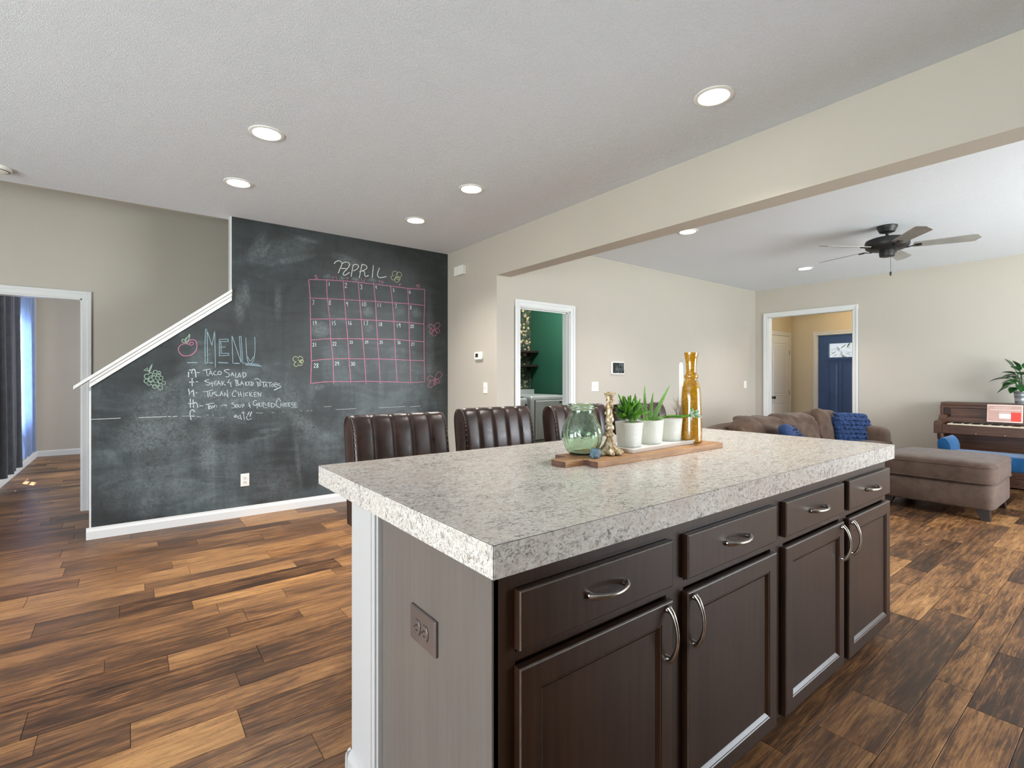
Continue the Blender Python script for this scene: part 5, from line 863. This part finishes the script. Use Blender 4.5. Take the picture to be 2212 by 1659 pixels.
def fan():
    t = thing('ceiling_fan', 'dark bronze ceiling fan with pull chain in the living room', 'ceiling fan', (5.80, 1.585, H))
    MB().lathe([(.083, 0), (.083, -.012), (.075, -.03), (.062, -.058), (.04, -.066), (.014, -.068)], 0, 0, 32).build('canopy', 'fan_metal', t, smooth=True)
    MB().lathe([(.013, -.06), (.013, -.10), (.022, -.105), (.03, -.118)], 0, 0, 16).build('downrod', 'fan_metal', t, smooth=True)
    MB().lathe([(.05, -.115), (.14, -.122), (.172, -.135), (.178, -.15), (.178, -.19), (.172, -.205), (.15, -.222), (.10, -.234), (.06, -.236)], 0, 0, 40).build('motor_housing', 'fan_metal', t, smooth=True)
    MB().lathe([(.062, -.234), (.064, -.262), (.06, -.292), (.05, -.296)], 0, 0, 24).build('switch_cup', 'fan_metal', t, smooth=True)
    m = MB().tube([(.03, -.02, -.29), (.03, -.02, -.44)], .0015, 5); c = m.build('pull_chain', 'fan_metal', t)
    MB().lathe([(.003, -.48), (.007, -.474), (.008, -.445), (.003, -.438)], .03, -.02, 10).build('pull_knob', 'fan_metal', c, smooth=True)
    for k in range(5):
        a = math.radians(-69.6 + 72 * k); M = Matrix.Rotation(a, 4, 'Z') @ Matrix.Translation((0, 0, -.205)) @ Matrix.Rotation(-.24, 4, 'X')
        n = 14; P = []
        for i in range(n + 1):
            u = i / n; x = .20 + .48 * u; hw = .048 + .022 * u
            if u > .88: hw *= math.sqrt(max(0, 1 - ((u - .88) / .12) ** 2)) * .999 + .001
            P.append((x, hw))
        poly = [(x, -h) for x, h in P] + [(x, h) for x, h in P[::-1]]
        b = MB().prism(poly, 'z', -.003, .003).xform(M).build('blade', 'fan_blade', t)
        MB().tube(crv([(.10, 0, -.015), (.16, 0, -.018), (.21, 0, -.008), (.26, 0, -.006)], 4), [.014] * 5 + [.01] * 4 + [.022] * 4, 8, .35).xform(M).build('blade_iron', 'fan_metal', b, smooth=True)
fan()

# ------------------------------------------------------------------ things on the worktop
ZT = .94
def decor():
    ZBd = ZT + .022
    # cutting board with a handle
    t = thing('cutting_board', 'long wooden cutting board with a handle on the worktop', 'cutting board', (1.345, 1.235, ZT), .006)
    th = .022
    pts = [(0, 0), (.86, 0), (.882, .012), (.886, .03), (.886, .205), (.878, .22), (.86, .226), (0, .226), (0, .178), (.004, .168), (-.01, .16), (-.075, .160), (-.092, .148), (-.094, .125), (-.092, .085), (-.085, .078), (.0, .078), (.012, .066), (.004, .045), (0, .04)]
    m = MB(); m.prism(pts, 'z', 0, th)
    o = m.build('slab', ['board_wood', 'board_end'], t, bevel=.0015)
    for p in o.data.polygons:
        if p.normal.x < -.7: p.material_index = 1
    # green glass jar with swirling flutes, open and hollow
    t = thing('glass_jar', 'bulbous green glass jar with swirled flutes on the cutting board', 'jar', (1.437, 1.405, ZBd))
    out = [(.0, 0), (.040, .001), (.052, .006), (.064, .02), (.074, .045), (.079, .072), (.078, .095), (.071, .120), (.060, .143), (.0505, .158), (.047, .168), (.0465, .180), (.051, .184), (.0575, .188), (.0595, .194), (.0575, .200), (.051, .2025)]
    inn = [(.046, .199), (.0425, .188), (.0425, .168), (.046, .157), (.0555, .141), (.0665, .118), (.0735, .094), (.0745, .072), (.0695, .046), (.059, .022), (.046, .009), (.0, .007)]
    def dens(P, k=4): return [(p.x, p.z) for p in crv([(r, 0, z) for r, z in P], k)]
    def sw(a, z):
        g = math.exp(-((z - .075) / .055) ** 2); return 1 + .10 * g * (abs(math.cos(4.5 * a + 14 * z)) - .6)
    prof = dens(out) + dens(inn)
    prof = [(max(r, .0004), z) for r, z in prof]
    m = MB(); m.lathe(prof, 0, 0, 72, sw, True, True); m.build('glass', 'green_glass', t, smooth=True)
    # gilded candlestick and its twin-less taper
    def stick(name, lab, x, y):
        t = thing(name, lab, 'candlestick', (x, y, ZBd))
        MB().lathe([(.046, .004), (.05, .008), (.045, .018), (.032, .026), (.022, .04), (.015, .058), (.011, .066)], 0, 0, 48, lambda a, z: 1 + (.16 * math.cos(8 * a) if z < .03 else .05 * math.cos(8 * a))).build('foot', 'gilt', t, smooth=True)
        for k in range(8):
            a = k * PI / 4 + .2; MB().superq((.044 * math.cos(a), .044 * math.sin(a), .008), (.010, .010, .009), .9, 10, 7).build('scroll', 'gilt', t, smooth=True)
        P = [(.011, .064), (.012, .07), (.019, .076), (.020, .083), (.013, .09), (.0115, .096), (.0175, .101), (.0185, .108), (.0175, .114), (.012, .120), (.0115, .125), (.0165, .132), (.017, .14), (.0135, .155), (.0115, .17), (.0125, .182), (.016, .19), (.013, .198), (.0115, .206), (.014, .214), (.013, .224), (.016, .234), (.0215, .24), (.0225, .245), (.020, .249), (.011, .249), (.010, .236)]
        MB().lathe(dens(P, 2), 0, 0, 24, lambda a, z: 1 + .10 * math.cos(3 * a + z * 90) * math.sin(z * 210)).build('stem', 'gilt', t, smooth=True)
        for z, a in ((.165, 2.2), (.152, 4.0), (.21, 3.4), (.19, 2.9), (.222, 5.0)): MB().superq((.015 * math.cos(a), .015 * math.sin(a), z), (.005, .005, .007), .9, 8, 6).build('scroll', 'gilt', t, smooth=True)
        return t
    stick('candlestick', 'ornate distressed gold and white candlestick beside the green jar', 1.522, 1.335)
    # blue stone
    m = MB(); m.superq((0, 0, 0), (.0205, .015, .019), .55, 10, 7, lambda p: p * (1 + .4 * (hsh(round(p.x * 300), round(p.y * 300), round(p.z * 300)) - .5)))
    m.xform(Matrix.Rotation(.4, 4, 'Y')); o = m.build('stone', 'blue_stone', None, loc=(1.407, 1.305, ZBd + .0165)); tag(o, 'small rough blue stone lying against the green glass jar', 'stone')
    # tray with three pots
    rz = .06
    t = thing('tray', 'narrow white ceramic tray under the three planters', 'tray', (1.605, 1.285, ZBd), rz)
    MB().rings([[(i, i, z), (.51 - i, i, z), (.51 - i, .16 - i, z), (i, .16 - i, z)] for i, z in ((.008, 0), (0, .016), (0, .018), (.004, .018), (.010, .013))]).build('dish', 'tray_white', t, bevel=.001)
    def pot(name, lab, k):
        lx = .104 + .160 * k
        x = 1.605 + lx * math.cos(rz) - .072 * math.sin(rz); y = 1.305 + lx * math.sin(rz) + .074 * math.cos(rz)
        t = thing(name, lab, 'planter', (x, y, ZBd + .0135), rz, 'white planters on the tray')
        def sq(r, z, n=32):
            return [(r * math.copysign(abs(math.cos(a)) ** .8, math.cos(a)), r * math.copysign(abs(math.sin(a)) ** .8, math.sin(a)), z) for a in [2 * PI * q / n for q in range(n)]]
        MB().rings([sq(.045, 0), sq(.047, .003), sq(.050, .04), sq(.054, .085), sq(.056, .102), sq(.056, .104), sq(.052, .104), sq(.051, .09)], True, True, False).build('pot', 'honeycomb_ceramic', t, smooth=True)
        MB().rings([sq(.0515, .092), sq(.02, .096), sq(.001, .097)], True, False, True).build('soil', 'soil', t)
        return t
    def finger(m, b, d, L, r, up=.3, n=6):
        P = [Vector(b) + Vector(d) * (L * k / n) + Vector((0, 0, up * L * (k / n) ** 2)) for k in range(n + 1)]
        R = [r * (.55 + .45 * math.sin(PI * min(1, .15 + .75 * k / n))) * (1 if k < n else .35) for k in range(n + 1)]
        m.tube(P, R, 6)
    # 1: finger jade
    t = pot('potted_jade', 'planter with a dense bright green finger jade succulent', 0)
    rnd = random.Random(4); m = MB(); m2 = MB()
    for i in range(150):
        az = rnd.uniform(0, 2 * PI); el = rnd.uniform(-.15, 1.5); c = Vector((rnd.uniform(-.022, .022), rnd.uniform(-.02, .02), .11 + rnd.uniform(0, .045)))
        d = Vector((math.cos(az) * math.cos(el), math.sin(az) * math.cos(el), math.sin(el)))
        finger(m if rnd.random() < .88 else m2, c + d * rnd.uniform(.008, .03), d, rnd.uniform(.03, .046), rnd.uniform(.0036, .0052), .15)
    o = m.build('foliage', 'jade_leaf', t, smooth=True); o['kind'] = 'stuff'; o = m2.build('dark_tips', 'jade_tip', t, smooth=True); o['kind'] = 'stuff'
    MB().tube([(0, -.01, .09), (.004, -.012, .12)], .009, 8).build('trunk', 'jade_leaf', t, smooth=True)
    # 2: aloe
    t = pot('potted_aloe', 'planter with a tall spiky speckled aloe', 1)
    def spike(b, e, r, bend=0, mat='aloe_leaf'):
        b, e = Vector(b), Vector(e); n = 10; P = []; mid = (b + e) / 2 + Vector((bend, 0, 0))
        for k in range(n + 1):
            u = k / n; P.append(b * (1 - u) ** 2 + mid * (2 * u * (1 - u)) + e * u ** 2)
        return MB().tube(P, [r * (1 - (k / n) ** 2.6) + .0012 for k in range(n + 1)], 8, .6).build('leaf', mat, t, smooth=True)
    # image right lies along (sin, -cos) of the view; leaves fan out across it
    R_ = Vector((math.sin(.9142), -math.cos(.9142), 0)); R_ = Matrix.Rotation(-rz, 3, 'Z') @ R_
    def fan_leaf(dx0, dx1, z1, r, bend=0, dep=0):
        b = R_ * dx0 + Vector((0, 0, .094)); e = R_ * dx1 + Vector((0, dep, z1)); spike(b, e, r, bend)
    fan_leaf(-.016, -.025, .262, .0085, -.012); fan_leaf(-.002, .012, .226, .0085, .0); fan_leaf(.010, .098, .262, .010, -.012, .01)
    for a, b, z in ((-.01, -.055, .135), (.0, .05, .13), (.008, .035, .16), (-.006, -.035, .15), (.0, .065, .115), (-.012, -.06, .115)): fan_leaf(a, b, z, .0065, 0, rnd.uniform(-.03, .02))
    # 3: trailing rosette succulent
    t = pot('potted_rosette', 'planter with a trailing stem ending in a pale blue-green rosette', 2)
    st = crv([R_ * -.05 + Vector((0, 0, .100)), R_ * -.01 + Vector((0, -.01, .112)), R_ * .035 + Vector((-.012, -.02, .113)), R_ * .078 + Vector((-.028, -.036, .118))], 5)
    MB().tube(st, [.004] * 4 + [.006] * 12, 8).build('stem', 'jade_leaf', t, smooth=True)
    c = R_ * .085 + Vector((-.03, -.04, .122)); m = MB(); m2 = MB()
    for i in range(34):
        az = rnd.uniform(0, 2 * PI); el = rnd.uniform(-.5, 1.2); d = (R_ * .5 + Vector((math.cos(az) * math.cos(el), math.sin(az) * math.cos(el), math.sin(el)))).normalized()
        finger(m if i % 4 else m2, c + d * .003, d, rnd.uniform(.026, .044), .0048, -.1)
    o = m.build('rosette', 'pale_rosette', t, smooth=True); o['kind'] = 'stuff'; m2.build('green_leaves', 'jade_leaf', t, smooth=True)['kind'] = 'stuff'
    m = MB()
    for i in range(26):
        b = R_ * rnd.uniform(.03, .06) + Vector((rnd.uniform(-.01, .01), rnd.uniform(-.01, .01), .118)); e = b + R_ * rnd.uniform(-.045, .01) + Vector((rnd.uniform(-.02, .02), rnd.uniform(-.02, .02), rnd.uniform(.02, .085)))
        m.tube([b, (b + e) / 2 + Vector((rnd.uniform(-.006, .006), 0, .004)), e], [.0012, .001, .0005], 4)
    for i in range(14):
        b = R_ * rnd.uniform(-.09, -.05) + Vector((0, rnd.uniform(-.01, .02), .10)); e = b + R_ * rnd.uniform(-.03, .03) + Vector((0, 0, rnd.uniform(.01, .045))); m.tube([b, e], [.0015, .0006], 4)
    m.build('twigs', 'dry_twig', t)['kind'] = 'stuff'
    # amber vase
    t = thing('amber_vase', 'tall amber mercury glass vase with a ringed flared neck', 'vase', (2.125, 1.355, ZBd))
    P = [(.001, 0), (.044, 0), (.050, .004), (.0505, .012), (.0495, .06), (.0465, .14), (.0445, .20), (.043, .235), (.040, .262), (.034, .285), (.0262, .298), (.0262, .302), (.031, .306), (.0325, .313), (.031, .320), (.0258, .324), (.0235, .335), (.0232, .355), (.0250, .38), (.0285, .405), (.0325, .423), (.0325, .427), (.0295, .427), (.026, .405), (.021, .36), (.021, .33)]
    MB().lathe(P[:22] + [(.0305, .428)] + P[22:], 0, 0, 40, None, True, True).build('glass', 'amber_glass', t, smooth=True)
    # taper candle in a low holder behind the vase
    t = thing('taper_candle', 'white taper candle standing behind the amber vase', 'candle', (2.195, 1.456, ZBd))
    MB().lathe([(.026, 0), (.028, .004), (.02, .012), (.012, .02), (.0125, .05), (.0105, .05)], 0, 0, 20).build('holder', 'gilt', t, smooth=True)
    MB().lathe([(.0105, .04), (.0105, .15), (.0102, .355), (.009, .372), (.005, .383), (.001, .386)], 0, 0, 20).build('wax', 'wax', t, smooth=True)
    MB().tube([(0, 0, .384), (.001, 0, .394)], .0008, 5).build('wick', 'black_slot', t)
decor()

# ------------------------------------------------------------------ ceiling and wall fittings
def fittings():
    def can(x, y, lab, grp):
        t = thing('recessed_light', lab, 'ceiling light', (x, y, H), 0, grp)
        MB().lathe([(.098, 0), (.098, -.004), (.090, -.007), (.078, -.006), (.072, 0), (.070, -.001)], 0, 0, 40, cap0=False, cap1=False).build('trim_ring', 'plastic_white', t, smooth=True)
        MB().lathe([(.0725, -.0005), (.06, -.003), (.03, -.0045), (.001, -.005)], 0, 0, 32, cap0=True, cap1=True).build('lens', 'lens_glow', t, smooth=True)
        d = bpy.data.lights.new('downlight', 'SPOT'); d.energy = 74; d.spot_size = 2.15; d.spot_blend = .8; d.shadow_soft_size = .07; d.color = (1, .95, .88)
        o = bpy.data.objects.new('downlight', d); COL.objects.link(o); o.location = (0, 0, -.02); o.parent = t
    for x, y, lab in ((.652, 3.262, 'lit recessed kitchen light one step out from the stair edge of the chalkboard'), (.648, 4.216, 'lit recessed kitchen light closest to the stair edge of the chalkboard'), (2.416, 1.409, 'lit recessed kitchen light directly above the island worktop'),
                      (2.102, 3.246, 'lit recessed kitchen light between the island and the door chime wall'), (2.11, 4.207, 'lit recessed kitchen light above the calendar end of the chalkboard')): can(x, y, lab, 'recessed kitchen lights')
    can(4.428, 2.86, 'lit recessed light in the living room ceiling close to the beam', None)
    can(7.157, 2.864, 'lit recessed light between the ceiling fan and the foyer opening', None)
    t = thing('smoke_detector', 'round white smoke detector on the ceiling above the stair doorway', 'smoke detector', (-.735, 4.93, H))
    MB().lathe([(.078, 0), (.078, -.012), (.072, -.022), (.06, -.028), (.05, -.034), (.03, -.037), (.001, -.038)], 0, 0, 36).build('cover', 'plastic_white', t, smooth=True)
    MB().lathe([(.068, -.0245), (.0655, -.0275), (.063, -.0275), (.0625, -.026)], 0, 0, 36, cap0=False, cap1=False).build('vent_ring', 'black_slot', t)
    # wall plates; local x along the wall, y towards the room
    def plate(name, lab, cat, loc, rz, kind, n=1, grp=None):
        t = thing(name, lab, cat, loc, rz, grp); w = .036 + .023 * (n - 1)
        MB().rings([[(x * k, y, z * k) for x, z in ((-w, -.058), (w, -.058), (w, .058), (-w, .058))] for y, k in ((0, 1), (-.004, 1), (-.0065, .94))]).build('plate', 'plastic_white', t)
        for i in range(n):
            cx = (i - (n - 1) / 2) * .046
            if kind == 'toggle':
                B('toggle_slot', 'trim_white', t, (cx - .006, cx + .006, -.0075, -.006, -.013, .013)); MB().prism([(-.006, -.003), (-.018, .006), (-.016, .010), (-.006, .006)], 'x', cx - .004, cx + .004).build('toggle', 'trim_white', t)
            else:
                for s in (-1, 1):
                    r = B('receptacle', 'trim_white', t, (cx - .016, cx + .016, -.0085, -.006, s * .02 - .014, s * .02 + .014), bevel=.003)
                    B('slot', 'black_slot', r, (cx - .007, cx - .005, -.0088, -.0084, s * .02 - .002, s * .02 + .006), (cx + .005, cx + .007, -.0088, -.0084, s * .02 - .002, s * .02 + .006), (cx - .002, cx + .002, -.0088, -.0084, s * .02 - .009, s * .02 - .005))
        return t
    plate('outlet', 'white duplex outlet on the chalkboard wall', 'outlet', (.841, YB, .333), 0, 'duplex')
    plate('light_switch', 'white light switch under the thermostat', 'switch', (XB, 4.334, 1.168), -PI / 2, 'toggle')
    plate('light_switch', 'white double switch beside the laundry door under the tablet', 'switch', (4.449, YL, 1.17), 0, 'toggle', 2)
    plate('light_switch', 'white switch in the corner beside the foyer opening', 'switch', (8.04, YL, 1.17), 0, 'toggle')
    t = thing('thermostat', 'small white thermostat with grey display above the light switch', 'thermostat', (XB, 4.447, 1.512), -PI / 2)
    MB().superq((0, -.012, 0), (.075, .014, .043), .28, 32, 12).build('housing', 'plastic_white', t, smooth=True)
    B('display', 'appliance_dark', t, (-.042, .005, -.0275, -.0255, -.016, .024))
    for z in (-.008, .012): B('button', 'tray_white', t, (.022, .036, -.028, -.025, z - .006, z + .006), bevel=.001)
    t = thing('door_chime', 'white door chime box high on the wall beside the chalkboard', 'door chime', (XB, 4.797, 2.485), -PI / 2)
    B('cover', 'plastic_white', t, (-.094, .094, -.055, -.004, -.05, .05), bevel=.006); B('back_plate', 'plastic_white', t, (-.085, .085, -.006, 0, -.045, .045))
    t = thing('tablet', 'white framed wall tablet with a dark screen beside the laundry door', 'tablet', (4.851, YL, 1.399))
    MB().superq((0, -.011, 0), (.125, .013, .080), .18, 40, 10).build('bezel', 'plastic_white', t, smooth=True)
    B('screen', 'screen_glass', t, (-.104, .108, -.0255, -.0225, -.064, .066))
fittings()

# ------------------------------------------------------------------ doors, laundry machines, curtains
def doors():
    d = bpy.data.objects.new('door_1', None); COL.objects.link(d); struct(d, 'dark blue craftsman front door with a small glazed lite'); d.location = (9.93, 2.83, 0)
    W, Hd = .914, 2.045                       # local y 0..W (0.914 = hinge side), front at x=0
    l0, l1, z0, z1 = .17, .748, 1.645, 1.892
    B('slab', 'blue_door', d, (0, .045, 0, l0, .005, Hd), (0, .045, l1, W, .005, Hd), (0, .045, l0, l1, .005, z0), (0, .045, l0, l1, z1, Hd))
    B('lite_frame', 'blue_door', d, (-.008, .0, l0 - .02, l0, z0 - .02, z1 + .02), (-.008, 0, l1, l1 + .02, z0 - .02, z1 + .02), (-.008, 0, l0, l1, z1, z1 + .02), (-.008, 0, l0, l1, z0 - .02, z0))
    B('pane', 'pane', d, (.018, .024, l0, l1, z0, z1))
    B('dentil_shelf', 'blue_door', d, (-.02, 0, .12, .80, 1.605, 1.622), bevel=.004)
    for a, b in ((.605, .745), (.37, .54), (.17, .31)):
        p = MB().rings([[(x, a + i, .22 + i), (x, b - i, .22 + i), (x, b - i, 1.555 - i), (x, a + i, 1.555 - i)] for i, x in ((-.014, -.0005), (-.01, -.007), (-.002, -.007), (.004, .0), (.012, -.001), (.03, -.005))]).build('panel', 'blue_door', d)
    for z in (.25, 1.05, 1.85): B('hinge', 'nickel', d, (-.006, .004, W, W + .012, z - .045, z + .045))
    struct(B('window_5', 'trim_white', None, (9.9, 10.0, W + 2.832, 3.762, 0, 2.06), (9.9, 10.0, 2.81, 2.828, 0, 2.06), (9.9, 10.0, 2.81, 3.762, 2.048, 2.06)), 'white front door frame').name = 'trim_2'
    d = bpy.data.objects.new('door_2', None); COL.objects.link(d); struct(d, 'white two-panel closet door in the foyer'); d.location = (9.01, 4.195, 0)
    B('slab', 'trim_white', d, (0, .755, -.012, .03, .005, 2.05))
    for z0, z1 in ((.97, 1.92), (.22, .82)):
        MB().rings([[(.12 + i, y, z0 + i), (.635 - i, y, z0 + i), (.635 - i, y, z1 - i), (.12 + i, y, z1 - i)] for i, y in ((-.012, -.0115), (-.006, -.019), (.002, -.019), (.008, -.0125), (.02, -.013), (.04, -.018))]).build('panel', 'trim_white', d)
    for z in (.3, 1.0, 1.75): B('hinge', 'nickel', d, (.755, .768, -.02, -.006, z - .045, z + .045))
    MB().lathe([(.024, 0), (.024, .005), (.011, .01), (.011, .03), (.025, .036), (.028, .048), (.022, .06), (.002, .064)], 0, 0, 20).xform(Matrix.Translation((.155 - .08, -.012, .93)) @ Matrix.Rotation(PI / 2, 4, 'X')).build('knob', 'fan_metal', d, smooth=True)
    # foyer ceiling lamp (warm) and what shows outside the lite
    t = thing('foyer_lamp', 'warm lit flush ceiling lamp inside the foyer', 'ceiling lamp', (9.2, 3.1, H))
    MB().lathe([(.17, 0), (.17, -.02), (.15, -.03)], 0, 0, 32).build('rim', 'nickel', t, smooth=True)
    MB().lathe([(.15, -.025), (.14, -.07), (.10, -.10), (.05, -.115), (.001, -.12)], 0, 0, 32).build('shade', 'warm_glow', t, smooth=True)
    t = thing('shrub', 'dark leafy shrub outside the front door lite', 'shrub', (11.6, 3.92, 0))
    MB().tube([(0, 0, -.1), (0, .02, 1.0), (.03, 0, 1.5)], [.03, .02, .01], 8).build('trunk', 'dark_wood', t)
    m = MB(); rnd = random.Random(9)
    for i in range(260):
        c = Vector((rnd.gauss(0, .3), rnd.gauss(0, .42), 1.35 + rnd.uniform(-.4, .58))); a = rnd.uniform(0, 2 * PI); e = rnd.uniform(-.6, .9); d1 = Vector((math.cos(a) * math.cos(e), math.sin(a) * math.cos(e), math.sin(e))) * rnd.uniform(.06, .1); s = d1.cross(Vector((0, 0, 1))).normalized() * .022
        m.add([c - d1, c - s, c + d1, c + s, c + Vector((0, 0, .006))], [(0, 1, 4), (1, 2, 4), (2, 3, 4), (3, 0, 4), (0, 3, 2, 1)])
    m.build('foliage', 'shrub_leaf', t)['kind'] = 'stuff'
    struct(B('ground', 'grass', None, (10.05, 40, -25, 30, -.3, -.1), (-40, XL - .2, -25, 30, -.3, -.1), (XL - .2, 10.05, -25, -2.8, -.3, -.1)), 'lawn outside the house')
doors()
def laundry():
    t = thing('dryer', 'grey front-load dryer standing in the laundry room', 'dryer', (4.335, 5.2, 0))
    MB().superq((.335, .375, .515), (.335, .375, .515), .09, 48, 24).build('body', 'appliance_grey', t, smooth=True)
    MB().rings([[(a + i, y, c + i) , (b - i, y, c + i), (b - i, y, d - i), (a + i, y, d - i)] for a, b, c, d, i, y in ((.07, .63, .42, .965, 0, .004), (.07, .63, .42, .965, 0, -.012), (.07, .63, .42, .965, .012, -.02))]).build('door', 'appliance_grey', t, bevel=.006)
    B('door_seam', 'appliance_dark', t, (.062, .638, .0, .006, .412, .972)); B('latch', 'appliance_dark', t, (.51, .55, -.024, -.018, .925, .945))
    B('top_inset', 'appliance_grey', t, (.06, .60, .10, .62, 1.027, 1.034), bevel=.003)
    B('plinth_seam', 'appliance_dark', t, (.02, .65, -.001, .01, .30, .304))
    B('back_panel', 'appliance_grey', t, (.02, .65, .70, .75, 1.0, 1.10), bevel=.006)
    t = thing('washer', 'grey washing machine beside the dryer in the laundry room', 'washing machine', (3.62, 5.2, 0))
    MB().superq((.335, .375, .505), (.335, .375, .505), .09, 48, 24).build('body', 'appliance_grey', t, smooth=True)
    B('lid', 'appliance_dark', t, (.06, .61, .03, .60, 1.004, 1.016), bevel=.004); B('door_latch', 'appliance_dark', t, (.61, .64, -.004, .01, .88, .925))
    B('back_panel', 'appliance_grey', t, (.02, .65, .66, .75, .99, 1.09), bevel=.006)
    for z in (1.672, 1.452):
        t = thing('wall_shelf', 'dark wooden wall shelf on the laundry wallpaper, %s' % ('upper one' if z > 1.6 else 'lower one'), 'shelf', (4.5, 5.90, z))
        B('board', 'board_shelf', t, (0, .575, 0, .2, 0, .03)); B('bracket', 'board_shelf', t, (.05, .075, .1, .2, -.06, 0), (.5, .525, .1, .2, -.06, 0))
    d = bpy.data.lights.new('laundry_lamp', 'POINT'); d.energy = 55; d.shadow_soft_size = .12; d.color = (1, .96, .9)
    t = thing('laundry_lamp', 'small round ceiling lamp inside the laundry room', 'ceiling lamp', (4.3, 4.9, H))
    MB().lathe([(.13, 0), (.13, -.03), (.09, -.07), (.001, -.08)], 0, 0, 24).build('shade', 'lens_glow', t, smooth=True)
    o = bpy.data.objects.new('laundry_bulb', d); COL.objects.link(o); o.parent = t; o.location = (0, 0, -.16)
laundry()
def curtains():
    def curtain(name, lab, y0, y1, z0, mat, amp, waves, xo=-1.085):
        t = thing(name, lab, 'curtain', (xo, y0, z0)); n = 120; R = []
        zs = [0, .3, .9, 1.6, 2.45 - z0]
        for j, z in enumerate(zs):
            row = []
            for i in range(n):
                u = i / (n - 1); a = amp * (1.25 - .12 * j)
                row.append((a * math.sin(u * waves * 2 * PI + .3 * math.sin(j + u * 5)) + .3 * a * math.sin(u * waves * 5.1 * PI), u * (y1 - y0), z))
            R.append(row + [(x + .004, y, zz) for x, y, zz in row[::-1]])
        MB().rings(R, True, True, True).build('panel', mat, t, smooth=True)
        for i in range(6): MB().tube([(0.02 * math.cos(a), (y1 - y0) * (i + .5) / 6, 2.46 - z0 + .02 * math.sin(a)) for a in [k * PI / 6 for k in range(13)]], .003, 5).build('ring', 'fan_metal', t)
    curtain('dark_curtain', 'dark grey curtain drawn at the far room window', 7.38, 8.45, .21, 'curtain_dark', .045, 4)
    curtain('backlit_curtain', 'dark curtain at the far room window, backlight painted in as pale blue', 8.74, 9.74, .245, 'curtain_backlit', .03, 4)
    t = thing('curtain_rod', 'dark metal curtain rod above the far room window', 'curtain rod', (-1.085, 7.3, 2.48))
    MB().tube([(0, 0, 0), (0, 2.55, 0)], .012, 10).build('rod', 'fan_metal', t, smooth=True)
    for y in (.1, 1.25, 2.4): B('bracket', 'fan_metal', t, (-.115, .005, y - .008, y + .008, -.01, .01))
curtains()
